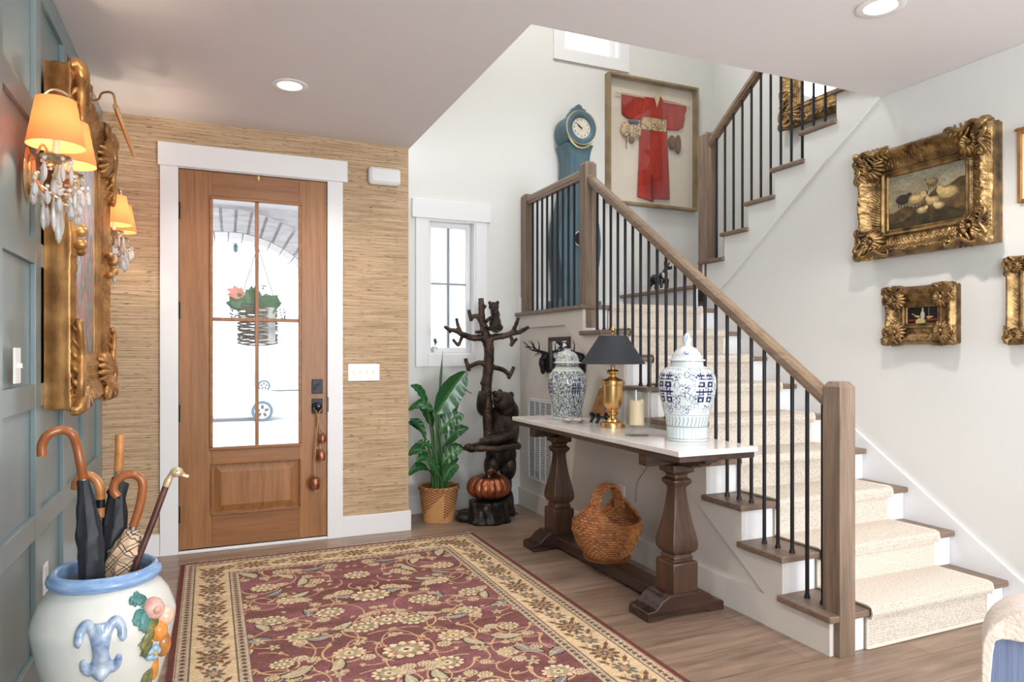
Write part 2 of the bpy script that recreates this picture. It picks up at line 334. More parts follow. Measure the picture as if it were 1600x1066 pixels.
# back wall with two windows
wx0, wx1, wz0, wz1 = 1.592, 1.995, 1.262, 2.34
tx0, tx1, tz0, tz1 = 2.81, 3.374, 3.9, 4.75
c = MB()
for a in ((1.19, wx0, 0, 5.4), (wx1, tx0, 0, 5.4), (tx1, 4.55, 0, 5.4), (wx0, wx1, 0, wz0), (wx0, wx1, wz1, 5.4), (tx0, tx1, 0, tz0), (tx0, tx1, tz1, 5.4)): c.box(a[0], a[1], YB, YB+.15, a[2], a[3])
S(c.build('wall_back', M_WALL, smooth=False))
def window(n, x0, x1, z0, z1, head, muntins):
    f = MB(); cw = .1
    f.box(x0-cw, x0, YB-.02, YB, z0-cw, z1+(0 if head else cw)); f.box(x1, x1+cw, YB-.02, YB, z0-cw, z1+(0 if head else cw)); f.box(x0, x1, YB-.02, YB, z0-cw, z0)
    if head: f.box(x0-cw-.03, x1+cw+.03, YB-.03, YB, z1, z1+.15)
    else: f.box(x0, x1, YB-.02, YB, z1, z1+cw)
    o = S(f.build('window_%d' % n, M_TRIM, smooth=False, bevel=.003))
    j = MB(); j.box(x0, x0+.012, YB-.01, YB+.11, z0, z1); j.box(x1-.012, x1, YB-.01, YB+.11, z0, z1); j.box(x0+.012, x1-.012, YB-.01, YB+.11, z0, z0+.012); j.box(x0+.012, x1-.012, YB-.01, YB+.11, z1-.012, z1)
    j.build('window_jamb', M_TRIM, o, smooth=False)
    s = MB(); sw = .04; a0, a1, b0, b1 = x0+.012, x1-.012, z0+.012, z1-.012; y0, y1 = YB+.07, YB+.105
    s.box(a0, a0+sw, y0, y1, b0, b1); s.box(a1-sw, a1, y0, y1, b0, b1); s.box(a0+sw, a1-sw, y0, y1, b0, b0+sw); s.box(a0+sw, a1-sw, y0, y1, b1-sw, b1)
    s.build('sash', M_TRIM, o, smooth=False, bevel=.002)
    if muntins:
        q = MB(); xm = (x0+x1)/2; zm = z0+.53*(z1-z0); q.box(xm-.009, xm+.009, y0+.005, y1-.005, b0+sw, b1-sw); q.box(a0+sw, a1-sw, y0+.006, y1-.006, zm-.008, zm+.008); q.build('muntin', mat('grey_muntin', (150, 160, 170), .5), o, smooth=False)
    MB().box(a0+sw, a1-sw, y0+.015, y0+.02, b0+sw, b1-sw).build('pane', M_GLASS, o, smooth=False)
window(1, wx0, wx1, wz0, wz1, True, True)
window(2, tx0, tx1, tz0, tz1, False, False)
# stairwell upper walls
S(bx('wall_stairwell_left', M_WALL, 1.2, 1.319, 2.7, 5.33, ZC+.31, 5.4))
S(bx('wall_stairwell_front', M_WALL, 1.2, 4.55, 2.69, 2.809, ZC+.31, 5.4))
S(bx('wall_stairwell_right', M_WALL, 4.43, 4.55, 1.4, 5.33, 0, 5.4))
# rest of the room behind the camera
c = MB()
for a in ((XL-.15, 1.75, 0, ZC), (3.45, 4.6, 0, ZC), (1.75, 3.45, 0, .7), (1.75, 3.45, 2.4, ZC)): c.box(a[0], a[1], -4.1, -4.0, a[2], a[3])  # gap placed for the added rear fill lamp
S(c.build('wall_rear', M_WALL, smooth=False))
# under-stair side wall (with the recessed field under the stringer)
ST, RU, RI = 2.10, .262, .178         # first nosing y, run, rise
Z1 = RI*9+.004; Z2 = 1.79
LN = lambda y: 1.475-(4.495-y)*.686
c = MB(); c.prism([(2.35, 0), (YB, 0), (YB, 1.55), (4.3, 1.55), (4.24, 1.39), (2.35, .10)], 'x', 2.40, 2.5)
S(c.build('wall_understair', M_STRG, smooth=False))
stepped = [(ST+.03, 0)]
for i in range(8): stepped += [(ST+.03+RU*i, RI*(i+1)-.03), (ST+.03+RU*(i+1), RI*(i+1)-.03)]
stepped += [(ST+.03+RU*8, Z1-.03), (YB, Z1-.03)]
low = [(YB, 1.477), (4.495, 1.477), (2.50, .143), (2.50, 0)]
S(MB().prism(stepped+low, 'x', 2.38, 2.3995).build('trim_4', M_STRG, smooth=False))
S(bx('baseboard_stair', M_STRG, 2.382, 2.40, 2.50, YB, 0, .143))
c = MB(); c.box(1.326, 2.38, YB-.016, YB, 0, .14); S(c.build('baseboard_back', M_TRIM, smooth=False, bevel=.003))
# right wall: under the upper flight
US, UR, UI = 4.403, .2535, .18; UZ = 1.99
poly = [(-4.1, 0), (-4.1, ZC-.001), (2.809, ZC-.001)]
def ustep(k): return [(US-.03-UR*(k+1), UZ+UI*k-.028), (US-.03-UR*k, UZ+UI*k-.028)]
poly += [(2.809, UZ+UI*5-.028), (US-.03-UR*5, UZ+UI*5-.028)]
for k in range(4, 0, -1): poly += ustep(k)
poly += [(US-.03-UR, UZ-.028), (4.32, UZ-.028), (4.32, 0)]
S(MB().prism(poly, 'x', XR, XR+.1).build('wall_right', M_WALL, smooth=False))
# upper stringer board, slightly proud
sl = lambda y: 1.80+(4.11-y)*.728
up = [(4.32, 1.68), (4.32, UZ-.03)]
for k in range(0, 5): up += [(US-.03-UR*(k+1), UZ+UI*k-.03), (US-.03-UR*(k+1), UZ+UI*(k+1)-.03)]
up += [(2.812, UZ+UI*5-.03), (2.812, sl(2.812)), (4.11, sl(4.11))]
S(MB().prism(up, 'x', XR-.012, XR-.0005).build('trim_5', M_WALL, smooth=False))
# skirt board along the lower flight on the right wall
S(MB().prism([(1.85, 0), (1.85, .06), (4.32, .06+.675*2.47), (4.32, 1.3), (2.1, 0)], 'x', XR-.016, XR-.0005).build('trim_6', M_TRIM, smooth=False, bevel=.003))
# ================================================================== STAIRCASE
stair = empty('staircase', (2.96, 2.1, 0), 0, 'white staircase with grey-brown treads rising behind the console and turning at a landing', 'staircase')
def sb(o):  # keep world coordinates under a moved parent
    o.parent = stair; o.location = (-2.96, -2.1, 0); return o
TX0, TX1 = 2.35, 3.522
for i in range(8):
    y0 = ST+RU*i; z = RI*(i+1)
    sb(MB().box(TX0, TX1, y0, y0+RU+.035, z-.03, z).build('tread', M_STW, smooth=False, bevel=.006))
    sb(MB().box(2.4, TX1, y0+.03, y0+.045, RI*i, z-.03).build('riser', M_TRIM, smooth=False))
y0 = ST+RU*8
sb(MB().box(TX0, TX1, y0, y0+.12, Z1-.03, Z1).box(TX0, 2.47, y0+.12, YB, Z1-.03, Z1).build('landing_nosing', M_STW, smooth=False, bevel=.006))
sb(MB().box(2.4, TX1, y0+.03, y0+.045, RI*8, Z1-.03).build('riser', M_TRIM, smooth=False))
sb(MB().box(2.47, 3.44, y0+.12, YB, Z1-.03, Z1-.002).build('landing', M_STW, smooth=False))
sb(MB().box(3.41, 3.425, y0+.1, YB, Z1, Z2-.03).build('riser', M_TRIM, smooth=False))
sb(MB().box(3.38, 4.43, y0+.1, YB, Z2-.03, Z2).build('landing', M_STY, smooth=False, bevel=.006))
for k in range(6):
    y1 = US-UR*k; z = UZ+UI*k
    sb(MB().box(3.505, 4.428, y1-UR-.035, y1, z-.028, z).build('tread', M_STW, smooth=False, bevel=.006))
    sb(MB().box(3.53, 4.428, y1-.045, y1-.03, z-UI, z-.028).build('riser', M_TRIM, smooth=False))
sb(MB().box(2.37, 4.43, YB-.015, YB-.001, Z1, Z1+.13).box(3.4, 4.43, YB-.015, YB-.001, Z2, Z2+.13).build('skirting', M_TRIM, smooth=False))
# carpet runner
c = MB(); X0, X1 = 2.585, 3.375; th = .014
pr = []
for i in range(9):
    y = ST+RU*i; z = RI*(i+1)+(.004 if i == 8 else 0); zb = RI*i
    pr += [(y+.03-th, zb+(.012 if i else .004)), (y+.03-th, z-.034-th*.3), (y-th*.5, z-.034-th*.3), (y-th*1.1, z-.015), (y-th*.6, z+th*.6), (y+.006, z+th)]
outer = pr[:]
inner = [(y+th*1.0, z) for y, z in [(ST+.03-th+.0, .004)]]
inn = []
for i in range(9):
    y = ST+RU*i; z = RI*(i+1)
    inn += [(y+.0285, RI*i+.002), (y+.0285, z-.032), (y-.001, z-.032), (y-.0015, z-.015), (y-.001, z+.001), (y+.006, z+.0015)]
n = len(outer); vs = []
for x in (X0, X1): vs += [(x, a, b) for a, b in outer]+[(x, a, b) for a, b in inn]
fs = []
for i in range(n-1):
    fs += [(i, i+1, 2*n+i+1, 2*n+i), (i, n+i, n+i+1, i+1), (2*n+i, 2*n+i+1, 3*n+i+1, 3*n+i)]
fs += [(n-1, 2*n-1, 4*n-1, 3*n-1), (0, 2*n, 3*n, n)]
# the last run stops on the landing nosing
rn = c.add(vs, fs).build('stair_runner', M_CARP, smooth=True, ang=50)
tag(rn, 'beige loop-pile carpet runner down the middle of the stairs', 'stair runner')
bd = MB()
for x in (X0-.002, X1+.002): bd.tube([(x, a, b) for a, b in outer], .006, 6)
bd.tube([(X0, ST+.014, .008), (X1, ST+.014, .008)], .007, 6)
bd.build('binding', mat('runner_binding', (226, 214, 200), .9), rn)

# ------------------------------------------------------------------ railings
def newel(root, x, y, z0, z1, wd=.09):
    b = MB(); h = wd/2; q = [(h, z0), (h, z1-.022), (h-.016, z1)]
    b.lathe([(r*math.sqrt(2), z) for r, z in q], 4, (x, y, 0), rot=PI/4)
    return b.build('newel_post', M_STZ, root, smooth=False, bevel=.003)
def rail(root, p, q):
    b = MB(); wd, h = .032, .036
    prof = [(-.022, -h), (.022, -h), (.022, -h+.012), (wd, -h+.022), (wd, h-.02), (wd-.012, h-.004), (0, h), (-wd+.012, h-.004), (-wd, h-.02), (-wd, -h+.022), (-.022, -h+.012)]
    vs = [(p[0]+a, p[1], p[2]+z) for a, z in prof]+[(q[0]+a, q[1], q[2]+z) for a, z in prof]; n = len(prof)
    b.add(vs, [tuple(range(n)), tuple(range(2*n-1, n-1, -1))]+[(k, n+k, n+(k+1) % n, (k+1) % n) for k in range(n)])
    return b.build('handrail', M_STY, root, ang=20)
def balu(root, x, y, z0, z1):
    return MB().cyl((x, y, z0), (x, y, z1), .0092, n=10).cyl((x, y, z0), (x, y, z0+.018), .014, .011, 10).build('baluster', M_BALU, root)
ra = empty('stair_railing', (0, 0, 0), 0, 'grey-brown railing with black balusters along the lower flight and its landing', 'railing')
newel(ra, 2.447, 2.142, 0, 1.152); newel(ra, 2.447, 4.27, Z1-.16, 2.617); newel(ra, 2.447, 5.285, Z1, 2.60, .085)
za = lambda y: 1.09+(y-2.22)*.696
rail(ra, (2.447, 2.187, za(2.187)), (2.447, 4.226, za(4.226)))
rail(ra, (2.447, 4.314, 2.545), (2.447, 5.245, 2.545))
for k in range(23):
    y = 2.225+.087*k; i = int((y-ST)/RU); balu(ra, 2.447, y, RI*(i+1), za(y)-.035)
for k in range(10): balu(ra, 2.447, 4.38+.089*k, Z1, 2.51)
rb = empty('stair_railing', (0, 0, 0), 0, 'dark wooden railing with black balusters along the upper flight at top right', 'railing')
newel(rb, 3.585, 4.385, Z2, 3.0, .095)
zb = lambda y: 2.905+(4.35-y)*.71
rail(rb, (3.585, 4.338, zb(4.338)), (3.585, 2.95, zb(2.95)))
for k in range(14):
    y = 4.27-.0935*k; i = int((US-y)/UR); balu(rb, 3.585, y, UZ+UI*i, zb(y)-.035)

# ================================================================== DOOR
door = S(MB().box(-.175, .016, YF-.001, YF+.044, .02, 2.437).box(.556, .737, YF-.001, YF+.044, .02, 2.437).build('door_1', M_DOORW, smooth=False, bevel=.002))
MB().box(.016, .556, YF-.0015, YF+.044, 2.268, 2.437).box(.016, .556, YF-.0015, YF+.044, .555, .66).box(.016, .556, YF-.0015, YF+.044, .02, .232).build('rail', M_DOORH, door, smooth=False, bevel=.002)
MB().box(-.0, .57, YF+.014, YF+.035, .22, .57).build('panel_back', M_DOORW, door, smooth=False)
b = MB(); x0, x1, z0, z1 = .016, .556, .232, .555
vs = [(x0+.012, YF+.013, z0+.012), (x1-.012, YF+.013, z0+.012), (x1-.012, YF+.013, z1-.012), (x0+.012, YF+.013, z1-.012), (x0+.055, YF-.003, z0+.055), (x1-.055, YF-.003, z0+.055), (x1-.055, YF-.003, z1-.055), (x0+.055, YF-.003, z1-.055)]
b.add(vs, [(4, 5, 6, 7), (0, 1, 5, 4), (1, 2, 6, 5), (2, 3, 7, 6), (3, 0, 4, 7)]); b.build('raised_panel', M_DOORW, door, smooth=False)
def mould(x0, x1, z0, z1, t, m):
    b = MB()
    b.box(x0-t, x1+t, YF-.012, YF+.01, z1, z1+t); b.box(x0-t, x1+t, YF-.012, YF+.01, z0-t, z0); b.box(x0-t, x0, YF-.012, YF+.01, z0, z1); b.box(x1, x1+t, YF-.012, YF+.01, z0, z1)
    return b.build('moulding', m, door, smooth=False, bevel=.006)
mould(.022, .55, .664, 2.262, .022, M_DOORH); mould(.018, .554, .236, .551, .012, M_DOORH)
b = MB(); b.box(.276, .3, YF+.0, YF+.02, .665, 2.262).box(.022, .55, YF+.001, YF+.019, 1.477, 1.501); b.build('muntin', M_DOORW, door, smooth=False, bevel=.003)
MB().box(.016, .556, YF+.024, YF+.028, .66, 2.268).build('pane', M_GLASS, door, smooth=False)
MB().box(-.175, .737, YF-.004, YF+.03, .012, .024).build('door_sweep', M_BLACK, door, smooth=False)
for z in (2.17, 1.54, .89, .25): MB().box(-.183, -.168, YF-.008, YF, z-.05, z+.05).cyl((-.176, YF-.008, z-.055), (-.176, YF-.008, z+.055), .007, n=8).build('hinge', M_BLACK, door)
MB().box(.637, .709, YF-.01, YF, .994, 1.092).build('deadbolt_plate', M_BLACK, door, smooth=False, bevel=.003)
MB().cyl((.673, YF-.008, 1.043), (.673, YF-.02, 1.043), .02).box(-.006, .006, -.034, -.01, -.026, .026, Matrix.Translation((.673, YF, 1.043)) @ Matrix.Rotation(.8, 4, 'Y')).build('thumb_turn', mat('black_lever', (14, 15, 18), .3, .6), door, smooth=False)
MB().box(.637, .709, YF-.01, YF, .859, .96).build('handle_plate', M_BLACK, door, smooth=False, bevel=.003)
MB().cyl((.673, YF-.008, .91), (.673, YF-.045, .91), .012).ball((.673, YF-.058, .91), (.028, .02, .028), 16, 10).build('knob', mat('dark_steel_knob', (70, 78, 90), .22, 1), door)
MB().box(.74, .745, YF-.024, YF-.02, .87, .97).build('strike_plate', M_BLACK, door, smooth=False)
hk = MB().box(.292, .304, YF-.006, YF-.001, 2.40, 2.437).tube([(.298, YF-.006, 2.40), (.298, YF-.02, 2.398), (.298, YF-.02, 2.41)], .003, 6).build('over_door_hook', M_BRASS)
tag(hk, 'small brass hook over the top edge of the front door', 'hook')

# bells on a rope
M_ROPE = mat('jute_rope', (190, 150, 112), .9, bump=.6, bscale=400); M_COPP = mat('aged_copper_bell', (190, 128, 96), .35, .8, col2=(120, 70, 50), vscale=30)
bl = empty('door_bells', (.673, YF-.05, .89), 0, 'string of three copper cowbells on jute rope hanging from the door knob', 'bells')
r = MB(); r.tube([(-.02, 0, .03), (-.028, .01, .01), (-.01, 0, -.02), (.0, 0, -.05), (-.012, 0, -.2), (-.024, .0, -.33), (-.022, 0, -.455)], .004, 6)
r.tube([(.02, 0, .03), (.026, .01, .01), (.008, 0, -.02), (.004, 0, -.06), (.02, -.01, -.12), (.026, -.01, -.16)], .004, 6); r.tube([(0, 0, -.06), (.01, 0, -.15), (.012, -.01, -.25), (.018, -.01, -.28)], .004, 6)
for p in ((0, 0, -.045), (.016, -.01, -.125), (-.006, 0, -.26), (-.022, 0, -.445)): r.ball(p, .009, 8, 6)
r.build('rope', M_ROPE, bl)
for (x, y, z, s) in ((.026, -.012, -.225, .028), (.018, -.012, -.345, .031), (-.022, -.005, -.535, .038)):
    be = MB().lathe([(s*.2, s*2.1), (s*.75, s*2.0), (s*.95, s*1.6), (s, s*.8), (s*.9, s*.1), (s*.6, 0), (s*.55, s*.1)], 18, (x, y, z)).tube([(x-s*.25, y, z+s*2), (x-s*.2, y, z+s*2.5), (x+s*.2, y, z+s*2.5), (x+s*.25, y, z+s*2)], .003, 6).build('bell', M_COPP, bl)
    MB().cyl((x, y, z+s*.4), (x, y, z-s*.45), s*.22, s*.28, 10).build('clapper', M_ROPE, be)

# hanging flower basket outside the glass
M_TWIG = mat('grey_willow_twigs', (128, 112, 98), .9, bump=1, bscale=90, col2=(80, 66, 55), vscale=60); M_LEAF2 = mat('bright_leaf', (84, 138, 84), .5, col2=(52, 104, 66), vscale=20, Subsurface_Weight=.0)
hb = empty('hanging_basket', (.30, YF+.115, 1.33), 0, 'twig wall basket of green leaves and a pink bloom hanging outside the front door glass', 'hanging basket')
b = MB(); rg = random.Random(3)
for k in range(26):
    z = .0+k*.0105; ph = rg.random()*6
    pts = [(.125*math.cos(t)*(1+.03*math.sin(3*t+ph)), .055*math.sin(t), z+.008*math.sin(2*t+ph)) for t in [2*PI*q/24 for q in range(25)]]
    b.tube(pts, .0042, 5)
b.build('woven_basket', M_TWIG, hb); MB().box(-.02, .11, -.051, .045, .01, .25).build('cloth_liner', mat('liner_cloth', (214, 226, 226), .9, var=.2, vscale=12), hb, bevel=.01)
MB().tube([(-.12, 0, .26), (0, .0, .66)], .0025, 6).tube([(.12, 0, .26), (0, 0, .66)], .0025, 6).build('cord', M_BLACK, hb)
def leafmesh(b, base, tip, wd, bend=.2, up=(0, 0, 1), n=8, fold=.25, wavy=0):
    base, tip = Vector(base), Vector(tip); d = tip-base; L = d.length; dn = d.normalized(); side = dn.cross(Vector(up)); side = side.normalized() if side.length > .01 else Vector((1, 0, 0)); nn = side.cross(dn)
    vs = []; fs = []
    for i in range(n+1):
        t = i/n; c = base+d*t+nn*bend*L*math.sin(PI*t)*.5; w_ = wd*(math.sin(PI*min(1, t**.75*.98+.02)))**.8*.5+.0008
        for j in (-1, -.5, 0, .5, 1): vs.append(c+side*w_*j+nn*(abs(j)*w_*fold+wavy*math.sin(t*14+j)*abs(j)))
    for i in range(n):
        for j in range(4): a = i*5+j; fs.append((a, a+1, a+6, a+5))
    b.add(vs, fs)
b = MB()
for k in range(46):
    a = rg.uniform(-.1, PI+.1); r_ = rg.uniform(.05, .16); c0 = Vector((rg.uniform(-.1, .1), rg.uniform(-.03, .03), .25)); t_ = c0+Vector((math.cos(a)*r_*.95, rg.uniform(-.04, .04), max(-.02, math.sin(a)*r_*.9)))
    leafmesh(b, c0, t_, rg.uniform(.06, .1), .1, (rg.uniform(-.3, .3), -1, .2))
b.build('foliage', M_LEAF2, hb)
b = MB()
for k in range(7): leafmesh(b, (-.12, -.02, .32), (-.12+.06*math.cos(k*.9)-.02, -.03+.01*math.sin(k), .345+.045*math.sin(k*.9)), .045, .3, (0, -1, .3))
b.build('pink_flower', mat('pink_petal', (228, 150, 138), .6), hb)
b = MB()
for sx in (-1, 1):
    for k in range(16): b.ball((sx*(.15+rg.uniform(-.015, .03)), rg.uniform(-.02, .02), .16+rg.uniform(0, .08)), .006, 6, 4)
for k in range(8): b.ball((.03+rg.uniform(-.02, .02), -.02, .37+rg.uniform(0, .03)), .005, 6, 4)
b.build('berries', mat('blue_black_berries', (52, 60, 88), .4), hb)

# wall devices
ch = MB().box(1.015, 1.243, YF-.055, YF, 2.45, 2.575).build('door_chime', M_WHPL, bevel=.03, seg=5); tag(ch, 'white rounded door chime box high on the grasscloth wall', 'door chime')
MB().box(1.035, 1.223, YF-.06, YF-.05, 2.468, 2.557).build('cover', M_WHPL, ch, bevel=.018, seg=4)
sw = MB().box(.88, 1.10, YF-.007, YF, 1.075, 1.195).build('light_switch', M_WHPL, smooth=False, bevel=.003); tag(sw, 'white four-toggle light switch plate beside the front door', 'light switch')
for k in range(4): MB().box(.917+.046*k, .926+.046*k, YF-.018, YF-.006, 1.127, 1.146).build('toggle', M_WHPL, sw, smooth=False)
sw = MB().box(XL+.018, XL+.024, 2.755, 2.835, 1.17, 1.29).build('light_switch', M_WHPL, smooth=False, bevel=.002); tag(sw, 'white switch plate on the blue-green panelled wall left of the gilt picture', 'light switch')
MB().box(XL+.023, XL+.036, 2.79, 2.80, 1.222, 1.238).build('toggle', M_WHPL, sw, smooth=False)
so = MB().box(XL, XL+.007, 3.29, 3.37, .30, .42).build('wall_outlet', M_WHPL, smooth=False, bevel=.002); tag(so, 'white outlet plate low on the blue-green panelled wall by the urn', 'outlet')
MB().box(XL+.006, XL+.009, 3.315, 3.345, .315, .352).box(XL+.006, XL+.009, 3.315, 3.345, .368, .405).build('sockets', mat('outlet_grey', (200, 200, 205), .4), so, smooth=False)
so = MB().box(2.393, 2.40, 3.72, 3.80, .31, .43).build('wall_outlet', M_WHPL, smooth=False, bevel=.002); tag(so, 'white outlet plate on the wall behind the wicker basket', 'outlet')
MB().box(2.39, 2.394, 3.745, 3.775, .325, .362).box(2.39, 2.394, 3.745, 3.775, .378, .415).build('sockets', bpy.data.materials['outlet_grey'], so, smooth=False)
# recessed lights
M_LENS = emit('lamp_lens', (255, 240, 214), 9)
for (x, y), lb in zip(((.405, 3.98), (2.608, 2.07)), ('round recessed ceiling light nearest the front door', 'round recessed ceiling light at the top right near the sheep painting')):
    t = MB().lathe([(.095, 0), (.097, -.004), (.09, -.007), (.066, -.006), (.062, .0)], 40, close=False).build('recessed_light', M_WHPL, loc=(x, y, ZC)); tag(t, lb, 'ceiling light')
    MB().lathe([(.0, -.003), (.063, -.0031)], 40, close=False).build('lens', M_LENS, t)
# return-air grille
g = empty('return_air_grille', (2.40, 4.93, .25), 0, 'tall white louvred return-air grille low on the wall behind the console', 'air grille')
MB().box(-.012, 0, -.22, -.198, 0, .655).box(-.012, 0, .198, .22, 0, .655).box(-.012, 0, -.198, .198, 0, .022).box(-.012, 0, -.198, .198, .633, .655).box(-.011, 0, -.006, .006, .02, .64).box(-.011, 0, -.1, -.094, .02, .64).box(-.011, 0, .094, .1, .02, .64).build('frame', M_TRIM, g, smooth=False)
b = MB()
for k in range(42): b.box(-.009, -.001, -.2, .2, .027+.0146*k, .0345+.0146*k)
b.build('louvres', M_TRIM, g, smooth=False); MB().box(-.002, -.0005, -.2, .2, .02, .64).build('backing', mat('duct_black', (20, 20, 22), .9), g, smooth=False)  # black sheet paints in the shade inside the duct

# ================================================================== OUTSIDE
GZ = -.93
S(bx('floor_street', mat('pale_concrete', (205, 205, 205), .8), -60, 60, 7.2, 120, GZ-.1, GZ)); S(bx('floor_porch', mat('porch_floor', (190, 188, 184), .8), -3, 1.19, 5.01, 7.2, GZ-.1, -.03))
S(bx('ceiling_porch', M_TRIM, -3, 1.19, 5.01, 7.3, 2.57, 2.65))
AC, AR, AZ = .155, .88, 1.42
M_BRICK = mat('pale_grey_brick', (236, 236, 240), .9, col2=(204, 203, 208), vscale=7, stretch=(1, 1, 6), bump=.6, bscale=30)
b = MB(); ya, yb = 6.6, 6.95; n = 24; pts = [(AC+AR*math.cos(PI*k/n), AZ+AR*math.sin(PI*k/n)) for k in range(n+1)]
for k in range(n):
    (xa, za_), (xb, zb_) = pts[k], pts[k+1]; b.add([(x, y, z) for y in (ya, yb) for x, z in ((xa, za_), (xb, zb_), (xb, 2.58), (xa, 2.58))], [(0, 1, 2, 3), (7, 6, 5, 4), (0, 4, 5, 1)])
b.box(-3, AC-AR, ya, yb, GZ, 2.58).box(AC+AR, 1.19+.35, ya, yb, GZ, 2.58)
S(b.build('wall_porch_arch', M_BRICK, smooth=False))
b = MB(); m2 = 27
for k in range(m2):
    a0 = PI*k/m2+.012; a1 = PI*(k+1)/m2-.012; q = [(AC+r_*math.cos(a), AZ+r_*math.sin(a)) for r_, a in ((AR+.035, a0), (AR+.035, a1), (AR+.24, a1), (AR+.24, a0))]
    b.prism(q, 'y', ya-.03, ya+.01)
S(b.build('trim_7', M_BRICK, smooth=False, bevel=.004))
b = MB()
for k in range(n):
    a0 = PI*k/n+.004; a1 = PI*(k+1)/n-.004; q = [(AC+r_*math.cos(a), AZ+r_*math.sin(a)) for r_, a in ((AR-.03, a0), (AR-.03, a1), (AR+.03, a1), (AR+.03, a0))]
    b.prism(q, 'y', ya-.05, yb)
S(b.build('trim_8', mat('arch_lining', (245, 245, 248), .8, bump=.5, bscale=20), smooth=False, bevel=.004))
ln = empty('porch_lantern', (.22, 6.8, 2.205), 0, 'small green lantern hanging beyond the porch arch', 'lantern')
M_VERD = mat('verdigris_metal', (70, 104, 108), .5, .4)
MB().lathe([(.03, .062), (.03, .07)], 8).tube([(0, 0, .065), (0, 0, .03)], .012, 6).lathe([(.016, .045), (.024, .03), (.02, .028)], 8).lathe([(.018, .03), (.02, .0), (.012, -.012), (.005, -.022)], 8).build('body', M_VERD, ln, smooth=False)
def car(x, y, rz, col, label):
    root = empty('car', (x, y, GZ), rz, label, 'car', None)
    sec = [(-2.3, .55, .62, .62), (-2.25, .35, .95, .95), (-1.5, .28, 1.0, 1.05), (-.9, .28, .95, 1.5), (.3, .28, .95, 1.52), (1.05, .28, .95, 1.02), (2.0, .3, .85, .86), (2.3, .4, .7, .72)]
    b = MB(); vs = []; 
    for xx, z0, zm, zt in sec: vs += [(xx, -.86, z0), (xx, -.9, zm*.75), (xx, -.86, zm), (xx, -.62, zt), (xx, .62, zt), (xx, .86, zm), (xx, .9, zm*.75), (xx, .86, z0)]
    fs = []
    for i in range(len(sec)-1):
        for k in range(7): a = i*8+k; fs.append((a, a+1, a+9, a+8))
        fs.append((i*8+7, i*8, i*8+8, i*8+15))
    fs += [tuple(range(8)), tuple(len(vs)-8+k for k in range(7, -1, -1))]
    b.add(vs, fs); b.build('body', mat('car_paint', col, .3), root, bevel=.03)
    MB().prism([(-1.35, 1.02), (-.85, 1.42), (.28, 1.44), (.85, 1.02)], 'y', -.82, .82).build('windows', mat('car_glass', (196, 212, 222), .1), root, smooth=False)
    for sx in (-1.4, 1.4):
        for sy in (-.82, .82):
            wl = MB().cyl((sx, sy-.1, .33), (sx, sy+.1, .33), .33, n=28).build('wheel', mat('tyre', (70, 90, 105), .8), root)
            s_ = -1 if sy < 0 else 1; q = MB().cyl((sx, sy+s_*.095, .33), (sx, sy+s_*.112, .33), .235, n=24)
            q.build('rim', mat('alloy', (225, 228, 232), .3, .2), wl)
            sp = MB()
            for a in range(5): sp.box(-.045, .045, -.004, .004, .07, .2, Matrix.Translation((sx, sy+s_*.113, .33)) @ Matrix.Rotation(a*2*PI/5, 4, 'Y'))
            sp.build('spoke_gap', mat('rim_dark', (60, 66, 72), .6), wl, smooth=False)
    return root
car(.15, 24.4, 0, (236, 238, 240), 'white car parked across the street, cut by the left side of the front door glass')
car(4.2, 42, 0, (150, 190, 215), 'small far blue car seen through the right lower pane of the front door')
car(-4.6, 62, .3, (190, 215, 220), 'small far pale car at the left edge of the front door glass')
def bush(x, y, z, r, label):
    b = MB(); rg = random.Random(int(x*10))
    for k in range(260):
        p = Vector((rg.gauss(0, 1), rg.gauss(0, 1), rg.gauss(0, 1))).normalized()*r*rg.uniform(.5, 1); q = p+Vector((rg.uniform(-1, 1), rg.uniform(-1, 1), rg.uniform(-1, 1)))*.12
        leafmesh(b, p, q, .09, .1, n=3)
    o = b.build('foliage', mat('garden_leaves', (150, 160, 110), .7)); root = empty('tree', (x, y, GZ), 0, label, 'tree'); o.parent = root; o.location = (0, 0, z-GZ)
    MB().tube([(0, 0, 0), (.05, 0, (z-GZ)*.6), (0, 0, z-GZ)], [.09, .07, .04]).build('trunk', mat('bark', (120, 105, 92), .9), root)
bush(-1.2, 30, 2.2, 1.6, 'thin-leaved tree seen through the lower left pane of the front door')
# little plant on the alcove window sill
pl = empty('sill_plant', (1.665, YB+.035, wz0+.012), 0, 'tiny potted plant on the sill of the narrow window', 'potted plant')
MB().lathe([(.018, 0), (.024, .045), (.02, .045)], 14).build('pot', M_WHPL, pl)
b = MB(); rg = random.Random(5)
for k in range(34):
    a = rg.random()*6.28; b0 = Vector((0, 0, .04+.05*rg.random())); leafmesh(b, b0, b0+Vector((math.cos(a)*.035, math.sin(a)*.02, rg.uniform(-.01, .05))), .014, .3, n=3)
b.build('leaves', mat('dusty_green_leaf', (92, 116, 100), .6), pl)
